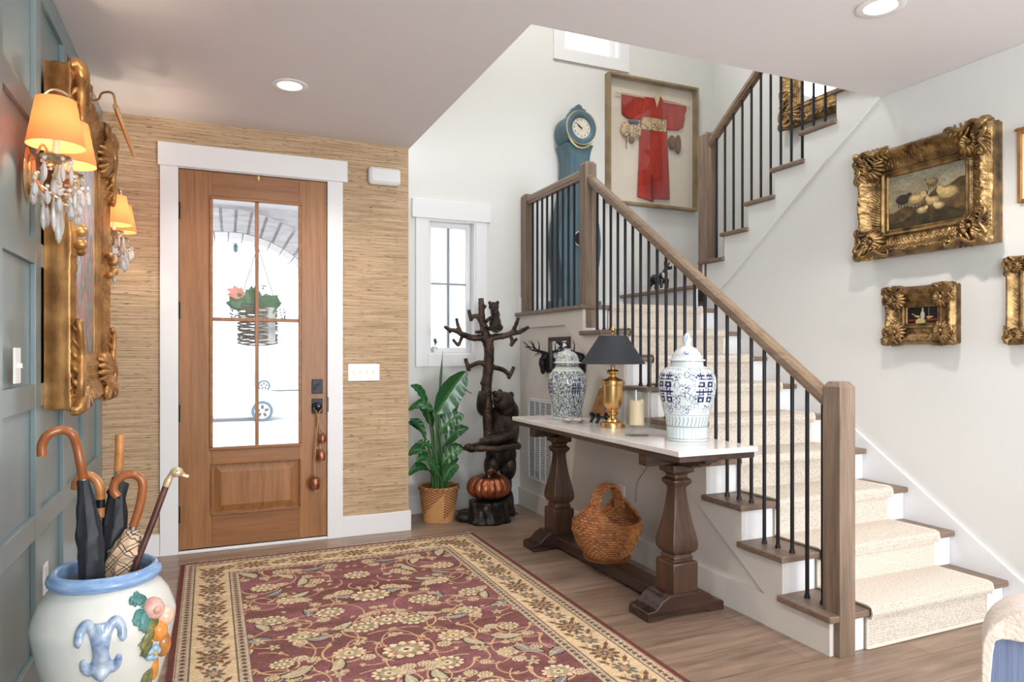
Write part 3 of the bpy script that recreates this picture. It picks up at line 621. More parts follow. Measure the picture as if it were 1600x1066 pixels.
# ================================================================== RUG
def make_rug():
    W_, H_ = 1.85, 2.76; c = Cv(W_, H_, .0034, (142, 94, 94)); X, Y = c.X, c.Y; rg = random.Random(21)
    ab = vnoise(X+5, Y+5, 1.2, 14, 3, 4); ab2 = vnoise(X+5, Y+5, 60, 160, 5, 2)
    c.c *= (.72+.42*ab+.22*(ab2-.5))[..., None]; c.c[..., 2] *= (1+.10*(ab-.5)*2); fld = c.c.copy()
    vine = (208, 172, 132); cream = (222, 206, 172); grn = (160, 158, 126); blu = (124, 124, 132); pink = (196, 146, 124)
    def palm(x, y, r, col=None, ang=0):
        c.disc(x, y, r, r*.82, (96, 60, 54), ang, petals=12, amp=.3); c.disc(x, y, r*.9, r*.74, cream, ang, petals=12, amp=.32)
        c.disc(x, y, r*.68, r*.55, col or pink, ang, petals=10, amp=.3); c.disc(x, y, r*.52, r*.42, grn, ang, petals=8, amp=.25); c.disc(x, y, r*.3, r*.25, cream, ang, petals=6, amp=.3); c.disc(x, y, r*.12, r*.1, (120, 60, 50))
    def leaf(x, y, L, a, col):
        ca, sa = math.cos(a), math.sin(a)
        for t in np.linspace(-1, 1, 9):
            wv = (1-abs(t)**1.6)*L*.24+.004; bx_ = x+ca*t*L*.5-sa*.12*L*(1-t*t); by_ = y+sa*t*L*.5+ca*.12*L*(1-t*t)
            c.disc(bx_, by_, wv*1.15, wv*.8, (80, 62, 60), a+.8); 
        for t in np.linspace(-1, 1, 9):
            wv = (1-abs(t)**1.6)*L*.22+.002; bx_ = x+ca*t*L*.5-sa*.12*L*(1-t*t); by_ = y+sa*t*L*.5+ca*.12*L*(1-t*t)
            c.disc(bx_, by_, wv, wv*.62, col, a+.8)
        c.line([(x-ca*L*.45, y-sa*L*.45), (x-sa*.12*L, y+ca*.12*L), (x+ca*L*.45, y+sa*L*.45)], .004, cream)
    # field: spiralling vines mirrored about the long axis
    cells = []
    for j in range(-5, 6):
        for i in range(0, 3): cells.append((.14+.27*i+(.09 if j % 2 else -.02), j*.25))
    for (cx, cy) in cells:
        sp = rg.choice((-1, 1)); r0 = rg.uniform(.085, .125); a0 = rg.uniform(0, 6.28); k1 = rg.random(); col = rg.choice((None, (150, 120, 90), (170, 130, 96))); lcol = rg.choice(((186, 174, 146), (150, 142, 136), (196, 180, 146), (132, 126, 130))); la = rg.uniform(0, 3.14)
        for s_ in (1, -1):
            f_ = lambda pts: [(s_*p[0], p[1]) for p in pts]
            c.line(f_(arc(cx, cy, r0, a0, a0+sp*4.6, 26, r0*.45)), .009, vine)
            ex, ey = cx+r0*math.cos(a0), cy+r0*math.sin(a0)
            c.line(f_(arc(ex+r0*.75*math.cos(a0), ey+r0*.75*math.sin(a0), r0*.75, a0+PI, a0+PI-sp*3.4, 20, r0*.6)), .0065, vine)
            palm(s_*cx, cy, (.07 if k1 < .5 else .05), col)
            b0 = a0+sp*2; leaf(s_*(cx+r0*.95*math.cos(b0)), cy+r0*.95*math.sin(b0), .10+.06*k1, s_*la, lcol)
            b1 = a0+sp*3.4; palm(s_*(cx+r0*.8*math.cos(b1)), cy+r0*.8*math.sin(b1), .033); b2 = a0+sp*1.1; palm(s_*(cx+r0*1.2*math.cos(b2)), cy+r0*1.2*math.sin(b2), .03, (150, 120, 96))
            for q in range(4):
                aa = a0+q*1.7; c.disc(s_*(cx+r0*1.12*math.cos(aa)), cy+r0*1.12*math.sin(aa), .014, .009, (196, 170, 128), aa, petals=3, amp=.5)
    for k in range(54):
        x0 = rg.uniform(.02, .58); y0 = rg.uniform(-1.05, 1.05); a0 = rg.uniform(0, 6.28); sp = rg.choice((-1, 1)); r_ = rg.uniform(.06, .16); tp = arc(x0, y0, r_, a0, a0+sp*rg.uniform(1.5, 2.6), 16, r_*1.3)
        for s_ in (1, -1):
            c.line([(s_*p[0], p[1]) for p in tp if abs(p[0]) < .6], .006, vine)
            ex, ey = tp[-1]
            if abs(ex) < .58 and abs(ey) < 1.05:
                if k % 3: palm(s_*ex, ey, rg.uniform(.016, .026))
                else:
                    for q in range(5): c.disc(s_*(ex+.018*math.cos(q*1.26)), ey+.018*math.sin(q*1.26), .013, .007, (196, 182, 150), s_*q*1.26)
    for j in range(-3, 4): palm(0, j*.36+.05, .10 if j % 2 else .075, (178, 124, 104)); 
    # borders
    dd = np.minimum(W_/2-np.abs(X), H_/2-np.abs(Y)); n1 = vnoise(X+9, Y+9, 9, 60, 8, 4)
    def band(a, b, col, amp=.2): 
        m = (dd >= a) & (dd < b); c.c[m] = (np.array(col)*(1-amp/2+amp*n1[m][:, None]))
    band(.0, .026, (112, 66, 62)); band(.026, .30, (216, 190, 152), .22); 
    for a, b in ((.032, .078), (.262, .308)):
        band(a, b, (196, 178, 152)); band(a-.004, a, (116, 90, 78)); band(b, b+.004, (116, 90, 78))
    def ring(off, step, fn):
        hx, hy = W_/2-off, H_/2-off; nx_, ny_ = max(1, round(2*hx/step)), max(1, round(2*hy/step))
        for k in range(nx_):
            for s_ in (-1, 1): fn(-hx+2*hx*(k+.5)/nx_, s_*hy, 0, k)
        for k in range(ny_):
            for s_ in (-1, 1): fn(s_*hx, -hy+2*hy*(k+.5)/ny_, PI/2, k)
    def motif(x, y, a, k):
        c.disc(x, y, .012, .007, (88, 74, 70), a+.8, petals=4, amp=.5); c.disc(x+.012*math.cos(a), y+.012*math.sin(a), .007, .005, (150, 92, 76), a-.6)
        c.line([(x-.016, y-.012), (x+.016, y+.012)], .003, (98, 80, 70))
    ring(.055, .036, motif); ring(.285, .036, motif)
    def bigm(x, y, a, k):
        if k % 2: 
            c.disc(x, y, .056, .05, (112, 88, 76), a, petals=10, amp=.6); c.disc(x, y, .036, .032, (176, 142, 104), a, petals=8, amp=.5); c.disc(x, y, .02, .018, (104, 92, 92), a, petals=6, amp=.4); c.disc(x, y, .007, .007, (200, 170, 130))
        else:
            c.disc(x, y, .044, .03, (104, 96, 92), a+.5, petals=8, amp=.7, a=.9); c.disc(x, y, .022, .016, (186, 150, 116), a, petals=6, amp=.5)
        for s_ in (-1, 1):
            dx, dy = math.cos(a)*.075, math.sin(a)*.075; ox, oy = -math.sin(a)*.05*s_, math.cos(a)*.05*s_
            c.disc(x+dx+ox, y+dy+oy, .026, .009, (124, 84, 68), a+.6*s_, petals=5, amp=.5); c.disc(x+dx+ox*.2, y+dy+oy*.2, .014, .008, (112, 104, 92), a-.5*s_, petals=4, amp=.5)
            c.line([(x+ox*.4, y+oy*.4), (x+dx*.6+ox, y+dy*.6+oy), (x+dx*1.4+ox*.6, y+dy*1.4+oy*.6)], .0035, (150, 112, 80))
    ring(.17, .15, bigm)
    grain = RNG.random(X.shape); c.c *= (.86+.24*grain+.10*(vnoise(X, Y, 20, 200, 2, 2)-.5))[..., None]
    P = np.stack([X, Y, np.full_like(X, .009)+.0012*grain], -1)
    root = empty('area_rug', (.77, 3.20, 0), 0, 'large red and cream oriental-style rug with floral border on the entry floor', 'rug')
    grid_obj('pile', P, c.c, vcol('wool_pile', .95, spec=.1), root, smooth=False)
    MB().box(-W_/2, W_/2, -H_/2, H_/2, .0005, .0085).build('backing', mat('rug_backing', (96, 54, 50), .95), root, smooth=False)
    b = MB(); rg = random.Random(2)
    for s_ in (1, -1):
        for k in range(230):
            x = -W_/2+W_*k/230; dx = rg.uniform(-.01, .01); L = rg.uniform(.02, .036)
            b.tube([(x, s_*H_/2, .006), (x+dx*.5, s_*(H_/2+L*.5), rg.uniform(.004, .009)), (x+dx, s_*(H_/2+L), .003)], [.0018, .0018, .0028], 5)
    b.build('fringe', mat('cream_fringe', (226, 212, 190), .95), root)
make_rug()

# ================================================================== CONSOLE TABLE
tb = empty('console_table', (2.115, 3.415, 0), 0, 'dark wooden trestle console table with white marble top standing against the stairs', 'table')
MB().box(-.225, .225, -.915, .915, .812, .838).build('marble_top', M_MARB, tb, smooth=False, bevel=.003)
MB().box(-.213, .213, -.905, .905, .785, .812).build('apron', M_TABY, tb, smooth=False, bevel=.004)
for yc in (-.60, .655):
    b = MB(); q = math.sqrt(2)
    prof = [(.073, .10), (.073, .252), (.069, .255), (.053, .26), (.058, .272), (.053, .285), (.05, .29), (.062, .297), (.072, .312), (.075, .33), (.074, .352), (.068, .385), (.058, .43), (.047, .49), (.039, .55), (.034, .60), (.036, .615), (.05, .632), (.055, .642), (.053, .65), (.04, .662), (.037, .672), (.045, .684), (.0615, .69), (.0615, .727)]
    b.lathe([(r*q, z) for r, z in prof], 4, rot=PI/4); b.build('leg', M_TABZ, tb, ang=28, bevel=.005, loc=(0, yc, 0))
    fp = [(-.225, .0), (-.225, .04), (-.215, .047), (-.185, .05), (-.165, .062), (-.14, .09), (-.115, .10), (-.1, .112), (.1, .112), (.115, .10), (.14, .09), (.165, .062), (.185, .05), (.215, .047), (.225, .04), (.225, 0), (.14, 0), (.12, .012), (-.12, .012), (-.14, 0)]
    MB().prism(fp, 'y', -.082, .082).build('foot', M_TABX, tb, ang=30, bevel=.004, loc=(0, yc, 0))
    cp = [(-.26, .785), (-.26, .765), (-.225, .76), (-.205, .745), (-.17, .742), (-.15, .728), (.15, .728), (.17, .742), (.205, .745), (.225, .76), (.26, .765), (.26, .785)]
    MB().prism(cp, 'x', -.035, .035).build('bracket', M_TABY, tb, ang=30, loc=(0, yc, 0)); MB().box(-.2, .2, -.035, .035, .728, .785).build('bracket', M_TABX, tb, smooth=False, loc=(0, yc, 0), bevel=.004)
MB().box(-.06, .06, -.55, .6, .025, .085).build('stretcher', M_TABY, tb, smooth=False, bevel=.004)

# ---------------------------------------------------------------- blue and white jars
def jar_canvas(rmax, H, dens, base, ink, res, fine):
    W_ = 2*PI*rmax; c = Cv(W_, H, res, base); rg = random.Random(int(dens*77)); c.c *= (.94+.1*vnoise(c.X+3, c.Y+3, 14, 14, 4))[..., None]
    return c, W_, rg
def happiness(c, x, y, s, ink):
    def R(a, b, d, e): c.rect(x+a*s, x+b*s, y+d*s, y+e*s, ink)
    for o in (-.5, .5):
        R(o-.42, o+.42, 1.28, 1.42); R(o-.07, o+.07, 1.05, 1.62); R(o-.3, o+.3, 1.0, 1.12)
        for z0 in (.30, -1.05): R(o-.34, o+.34, z0, z0+.5); c.rect(x+(o-.13)*s, x+(o+.13)*s, y+(z0+.17)*s, y+(z0+.34)*s, (206, 212, 214))
        R(o-.44, o+.44, -.16, .0); R(o-.24, o-.12, -.34, .18); R(o+.12, o+.24, -.34, .18); R(o-.3, o+.3, -.4, -.3)
    R(-1, 1, -.16, -.02); R(-1, 1, 1.0, 1.08)
def lathe_col(name, prof, cv, mat_, parent, n, z0=0):
    pz = []; 
    for (r0, a), (r1, b) in zip(prof[:-1], prof[1:]):
        k = max(1, int(math.hypot(r1-r0, b-a)/.0022)); pz += [(r0+(r1-r0)*t/k, a+(b-a)*t/k) for t in range(k)]
    pz.append(prof[-1]); pr_ = np.array(pz)
    if len(pr_) > 12:   # soften the profile
        k = np.array([1, 2, 3, 2, 1])/9; sm = pr_.copy(); sm[2:-2, 0] = np.convolve(pr_[:, 0], k, 'valid'); sm[2:-2, 1] = np.convolve(pr_[:, 1], k, 'valid'); pr_ = sm
    th = np.linspace(0, 2*PI, n, endpoint=False); R_, T = np.meshgrid(pr_[:, 0], th, indexing='ij'); Z_ = np.repeat(pr_[:, 1][:, None], n, 1)
    P = np.stack([R_*np.cos(T), R_*np.sin(T), Z_+z0], -1)
    u = ((T/(2*PI)+.25) % 1); j = np.clip((u*(cv.nx-1)).astype(int), 0, cv.nx-1); i = np.clip(((Z_)/cv.h*(cv.ny-1)).astype(int), 0, cv.ny-1)
    return grid_obj(name, P, cv.c[i, j], mat_, parent, wrap=True)
M_GLAZE = vcol('glazed_porcelain', .08, spec=.6)
def jar_one():
    root = empty('ginger_jar', (2.15, 4.02, .838), .35, 'lidded blue-green and white floral ginger jar on the far end of the console', 'ginger jar', None)
    c, W_, rg = jar_canvas(.129, .46, 3, (205, 212, 208), None, .0017, 1); ink = (52, 72, 92)
    for k in range(4200):
        x = rg.uniform(-W_/2, W_/2); y = rg.uniform(-.21, .13) if k < 3800 else rg.uniform(.15, .23)
        c.disc(x, y, rg.uniform(.0025, .0056), rg.uniform(.0016, .0036), rg.choice((ink, (70, 92, 104), (44, 56, 78))), rg.random()*3)
    for k in range(10):
        for q in range(5):
            x = -W_/2+W_*(k+.5+(q % 2)*.5)/10; y = -.17+.068*q
            c.line(arc(x, y, .021, .5, 5.6, 20, .012), .0025, ink); 
            for a in range(9): c.disc(x+.026*math.cos(a*.7), y+.026*math.sin(a*.7), .0042, .0026, (60, 82, 100), a*.7)
            c.disc(x, y, .007, .007, (196, 206, 204)); c.disc(x, y, .003, .003, ink)
    for k in range(4): happiness(c, -W_/2+W_*(k/4+.192), -.02, .036, (44, 58, 96))
    for z in (-.222, -.212, .085+.03, .122): c.line([(-W_/2, z), (W_/2, z)], .002, ink)
    c.rect(-W_/2, W_/2, .085, .11, (198, 206, 200)); 
    prof = [(.001, .0), (.104, 0), (.105, .006), (.097, .014), (.092, .022), (.094, .05), (.1, .09), (.117, .16), (.127, .21), (.129, .235), (.126, .265), (.114, .298), (.095, .325), (.077, .34), (.073, .348), (.073, .368)]
    lathe_col('body', prof, c, M_GLAZE, root, 440)
    lathe_col('lid', [(.073, .364), (.092, .366), (.093, .371), (.077, .376), (.076, .385), (.07, .41), (.056, .43), (.036, .442), (.024, .446), (.021, .452), (.023, .462), (.018, .463), (.014, .452), (.001, .45)], c, M_GLAZE, root, 300)
def jar_two():
    root = empty('ginger_jar', (2.19, 2.83, .838), .0, 'large white ginger jar with blue double characters and domed finial lid, nearest on the console', 'ginger jar', None)
    c, W_, rg = jar_canvas(.142, .535, 5, (214, 220, 222), None, .0017, 1); ink = (62, 78, 104); Y0 = -.2675
    yy = lambda z: z+Y0
    for k in range(9):
        for q in range(4):
            x = -W_/2+W_*(k+.5*(q % 2))/9; y = yy(.16+.052*q)
            c.line(arc(x, y, .034, rg.random()*6, rg.random()*6+5, 26, .006), .0022, ink)
            for s_ in (-1, 1):
                c.line(arc(x+s_*.05, y+.012, .02, 0, 4.4*s_, 18, .004), .0018, ink)
                c.line([(x, y), (x+s_*.02, y+.018), (x+s_*.035, y+.004)], .0016, ink)
            for a in range(7): c.disc(x+.017*math.cos(a*.9), y+.017*math.sin(a*.9), .0055, .003, (96, 116, 142), a*.9, a=.7)
            c.disc(x, y, .005, .005, (54, 66, 110))
    for k in range(500): c.disc(rg.uniform(-W_/2, W_/2), yy(rg.uniform(.14, .36)), .0028, .0016, (80, 98, 124), rg.random()*3)
    # characters: the camera looks from direction about -Y and -X
    for k in range(5): happiness(c, -W_/2+W_*(k/4+.005), yy(.25), .054, (38, 44, 92))
    c.rect(-W_/2, W_/2, yy(0), yy(.128), (208, 218, 218))
    for k in range(34):
        x = -W_/2+W_*(k+.5)/34; c.line([(x, yy(.008)), (x, yy(.066))], .0016, (96, 112, 124)); c.line([(x-.006, yy(.08)), (x+.004, yy(.1)), (x+.003, yy(.12))], .0034, (56, 70, 90)); c.line([(x+.008, yy(.076)), (x-.006, yy(.08))], .0014, ink)
    for z in (.07, .073, .129, .012, .355, .39): c.line([(-W_/2, yy(z)), (W_/2, yy(z))], .0016, (84, 100, 118))
    for k in range(4):
        x = -W_/2+W_*(k+.5)/4
        for q in range(9): c.line([(x+rg.uniform(-.04, .04), yy(rg.uniform(.415, .45))), (x+rg.uniform(-.04, .04), yy(rg.uniform(.415, .45)))], .003, (74, 88, 132))
    for k in range(8): c.disc(-W_/2+W_*k/8+.02, yy(.51), .05, .008, (110, 136, 190), .2, a=.6)
    c.rect(-W_/2, W_/2, yy(.396), yy(.408), (206, 208, 208))
    prof = [(.001, .0), (.101, 0), (.104, .006), (.101, .016), (.099, .03), (.1, .07), (.107, .11), (.117, .15), (.131, .205), (.1405, .26), (.142, .28), (.139, .312), (.128, .34), (.11, .357), (.092, .366), (.08, .37), (.079, .394)]
    lathe_col('body', prof, c, M_GLAZE, root, 520)
    lathe_col('lid', [(.078, .392), (.089, .394), (.091, .399), (.078, .405), (.074, .412), (.068, .43), (.058, .446), (.04, .46), (.022, .468), (.018, .474), (.018, .484), (.023, .496), (.0235, .506), (.018, .516), (.013, .522), (.011, .53), (.001, .534)], c, M_GLAZE, root, 340)
jar_one(); jar_two()

# ---------------------------------------------------------------- brass lamp
lm = empty('table_lamp', (2.155, 3.47, .838), 0, 'brass urn table lamp with a wide black shade on the middle of the console', 'lamp')
MB().lathe([(.072, 0), (.073, .022), (.07, .03), (.038, .036), (.033, .045), (.02, .058), (.019, .066), (.031, .078), (.032, .088), (.023, .094), (.023, .1), (.036, .107), (.05, .125), (.057, .15), (.06, .195), (.062, .245), (.068, .25), (.069, .272), (.06, .278), (.045, .283), (.03, .288), (.019, .296), (.017, .306), (.034, .314), (.036, .326), (.03, .334), (.015, .338), (.012, .37), (.001, .372)], 48, close=False).build('urn_base', M_BRASS, lm, ang=30)
MB().cyl((0, 0, .338), (0, 0, .40), .013, n=16).build('socket', mat('ivory_socket', (205, 190, 165), .5), lm)
M_SHADE = mat('black_card_shade', (40, 43, 50), .75)
MB().lathe([(.188, .37), (.0795, .535), (.078, .535), (.1865, .37)], 56, close=False).build('lamp_shade', M_SHADE, lm)
MB().cyl((0, 0, .40), (0, 0, .54), .004, n=8).box(-.079, .079, -.002, .002, .528, .532).box(-.002, .002, -.079, .079, .528, .532).lathe([(.004, .535), (.011, .545), (.006, .552), (.011, .565), (.012, .573), (.007, .582), (.004, .592), (.0005, .597)], 16).build('finial', M_BRASS, lm)
MB().tube(bez([(.05, .0, .006), (.16, .03, .004), (.228, .03, -.03), (.24, -.02, -.2), (.236, .10, -.36), (.238, .12, -.48)], 10), .0028, 6).build('cord', mat('lamp_cord', (150, 134, 116), .5), lm)
# hurricane with candle
M_CLEAR = glass('clear_glass', (.97, .985, .98, 1), 1.6)
hv = empty('hurricane_candle_holder', (2.06, 3.08, .838), 0, 'clear glass hurricane candle holder on a glass foot beside the brass lamp', 'candle holder')
MB().lathe([(.001, .0), (.062, .0), (.062, .006), (.03, .018), (.024, .028), (.034, .04), (.06, .05), (.07, .06), (.073, .08), (.074, .235), (.071, .235), (.07, .082), (.06, .062), (.001, .055)], 48, close=False).build('glass', M_CLEAR, hv)
cn = empty('pillar_candle', (2.06, 3.08, .895), 0, 'cream pillar candle standing inside the glass hurricane', 'candle')
b = MB(); n = 28; vs = []
for z, r in ((0, .039), (.06, .0395), (.11, .039)): vs += [(r*math.cos(2*PI*k/n), r*math.sin(2*PI*k/n), z) for k in range(n)]
vs += [(.037*math.cos(2*PI*k/n), .037*math.sin(2*PI*k/n), .125+.007*math.cos(4*PI*k/n)) for k in range(n)]+[(.03*math.cos(2*PI*k/n), .03*math.sin(2*PI*k/n), .112) for k in range(n)]+[(.005*math.cos(2*PI*k/n), .005*math.sin(2*PI*k/n), .104) for k in range(n)]
b.add(vs, [(i*n+k, i*n+(k+1) % n, (i+1)*n+(k+1) % n, (i+1)*n+k) for i in range(5) for k in range(n)]+[tuple(range(n-1, -1, -1)), tuple(5*n+k for k in range(n))])
b.build('wax', mat('cream_wax', (228, 204, 168), .5, Subsurface_Weight=.3), cn); MB().cyl((0, 0, .10), (.001, 0, .12), .0012, n=6).build('wick', M_BLACK, cn)
# dish
ds = empty('small_dish', (2.08, 3.80, .838), .3, 'shallow scalloped white dish with a painted rim in front of the floral jar', 'dish')
c = Cv(.2, .12, .002, (226, 214, 200)); rg = random.Random(9)
nr, nt_ = 14, 72; P = np.zeros((nr, nt_, 3)); Cc = np.zeros((nr, nt_, 3))
for i in range(nr):
    for k in range(nt_):
        t = 2*PI*k/nt_; r = .085*i/(nr-1)*(1+.04*math.cos(10*t)*i/nr); P[i, k] = (r*math.cos(t), r*math.sin(t), .004+.018*(i/(nr-1))**3); Cc[i, k] = (226, 216, 204) if i < 9 or (k//3+i) % 3 else rg.choice(((120, 90, 80), (150, 80, 60), (70, 80, 100)))
o = grid_obj('dish', P, Cc, vcol('painted_dish', .2), ds, wrap=True); s_ = o.modifiers.new('solid', 'SOLIDIFY'); s_.thickness = .004
MB().lathe([(.04, 0), (.045, .006)], 24).build('foot_ring', M_WHPL, ds)
# easel with amber panel
ea = empty('display_easel', (2.235, 3.70, .838), .0, 'black carved easel holding an amber-brown panel, behind the brass lamp', 'easel')
b = MB()
for s_ in (-1, 1): b.tube(bez([(-.075, s_*.035, .005), (-.06, s_*.035, .035), (-.075, s_*.035, .06), (-.03, s_*.035, .045), (.0, s_*.03, .06), (.03, s_*.03, .03), (.055, s_*.03, .003)], 6), [.011]*37, 8); 
b.tube([(-.03, -.05, .045), (-.03, .05, .045)], .009, 8)
b.build('stand', mat('black_carved_wood', (22, 24, 30), .4, bump=.5, bscale=100), ea, remesh=.004)
MB().prism([(-.058, .05), (-.046, .05), (.022, .215), (.01, .215)], 'y', -.075, .075).build('panel', mat('amber_panel', (176, 118, 62), .3, .3, col2=(92, 56, 32), vscale=22), ea, smooth=False, bevel=.003)

# ---------------------------------------------------------------- wicker basket on the stretcher
M_WICK = mat('chestnut_wicker', (170, 108, 58), .42, col2=(122, 72, 38), vscale=14, bump=.3, bscale=200, stretch=(1, 1, 3))
def wicker():
    root = empty('wicker_basket', (2.115, 3.47, .083), .5, 'brown woven wicker basket with a high arched handle resting on the table stretcher', 'basket')
    nt_, nz = 360, 184; T = np.linspace(0, 2*PI, nt_, endpoint=False); V = np.linspace(0, 1, nz); V, T = np.meshgrid(V, T, indexing='ij')
    rim = .215+.12*np.abs(np.cos(T))**5; z = rim*V
    r = np.interp(V*rim, [0, .03, .1, .17, .22, .28, .34], [.10, .135, .185, .212, .208, .175, .14])
    rows = 23; cols = 30; zz = V*rim/.34*rows; row = np.floor(zz); wv = np.sin(T*cols+row*PI)*.0035+np.abs(np.sin(zz*PI))*.0065
    rr = r+wv; P = np.stack([rr*np.cos(T)*1.0, rr*np.sin(T)*.9, z], -1)
    cell = np.random.default_rng(4).random((30, 64)); ci = ((T*cols/(2*PI)*2+row) % 60).astype(int); wc = np.array((166, 104, 58))*(.78+.3*cell[np.clip(row.astype(int), 0, 29), ci])[..., None]
    o = grid_obj('body', P, wc, vcol('woven_reed', .42, bump=.3, bscale=200), root, wrap=True); m = o.modifiers.new('solid', 'SOLIDIFY'); m.thickness = .006
    b = MB(); pts = [((np.interp(.215+.12*abs(math.cos(t))**5, [.17, .22, .28, .34], [.212, .208, .175, .14])+.001)*math.cos(t), .9*(np.interp(.215+.12*abs(math.cos(t))**5, [.17, .22, .28, .34], [.212, .208, .175, .14])+.001)*math.sin(t), .215+.12*abs(math.cos(t))**5) for t in [2*PI*k/80 for k in range(81)]]
    b.tube(pts, .0095, 8, flat=1.0); b.build('rim', M_WICK, root)
    b = MB(); hp = bez([(-.15, 0, .27), (-.135, 0, .33), (-.09, 0, .395), (0, 0, .42), (.09, 0, .395), (.135, 0, .33), (.15, 0, .27)], 14); wd = .034
    for k in range(5): b.tube([Vector((p.x, (k-2)*.013+.005*math.sin(i*1.2+k*1.5), p.z+.004*math.sin(i*1.2+k))) for i, p in enumerate(hp)], .009, 6)
    b.build('handle', M_WICK, root); MB().lathe([(.001, .0), (.13, 0), (.14, .012), (.001, .014)], 40).build('bottom', M_WICK, root)
wicker()

# ---------------------------------------------------------------- wall things by the stairs
M_ANT = mat('dark_cast_metal', (44, 40, 40), .45, .5, bump=.6, bscale=60)
def skull(y, z, label):
    root = empty('antler_mount', (2.40, y, z), 0, label, 'antler mount', None)
    b = MB(); b.ball((-.03, 0, .05), (.03, .034, .04)); b.ball((-.05, 0, .0), (.03, .026, .05)); b.ball((-.045, 0, -.05), (.022, .02, .04)); b.ball((-.008, 0, .0), (.012, .04, .085))
    for s_ in (-1, 1): b.ball((-.055, s_*.022, .03), (.012, .012, .01))
    b.build('skull', M_ANT, root, remesh=.004)
    b = MB()
    for s_ in (-1, 1):
        m = bez([(-.03, s_*.02, .07), (-.06, s_*.03, .085), (-.12, s_*.045, .10), (-.16, s_*.055, .14), (-.19, s_*.06, .165)], 6); b.tube(m, [.009-.005*i/len(m) for i in range(len(m))], 7)
        b.tube([(-.10, s_*.04, .095), (-.10, s_*.05, .14), (-.12, s_*.055, .175)], [.007, .005, .003], 6); b.tube([(-.14, s_*.05, .12), (-.17, s_*.04, .12), (-.19, s_*.035, .13)], [.006, .005, .003], 6); b.tube([(-.06, s_*.03, .085), (-.10, s_*.025, .06), (-.11, s_*.025, .045)], [.006, .004, .003], 6)
    b.build('antlers', M_ANT, root, remesh=.0035)
skull(4.80, 1.195, 'small dark antlered skull mount nearest the corner, left of the dark-framed mirror'); skull(4.245, 1.185, 'dark antlered skull mount half hidden behind the floral ginger jar')
fr = empty('wall_mirror', (2.40, 4.60, 1.12), 0, 'small dark-framed mirror on the wall between the antler mounts', 'mirror')
MB().box(-.02, 0, -.165, -.135, 0, .27).box(-.02, 0, .135, .165, 0, .27).box(-.02, 0, -.135, .135, .24, .27).box(-.02, 0, -.135, .135, 0, .03).build('frame', mat('dark_brown_frame', (62, 42, 38), .4), fr, smooth=False, bevel=.002)
MB().box(-.008, -.002, -.137, .137, .028, .242).build('mirror_glass', mat('silver_mirror', (235, 235, 235), .03, 1), fr, smooth=False)
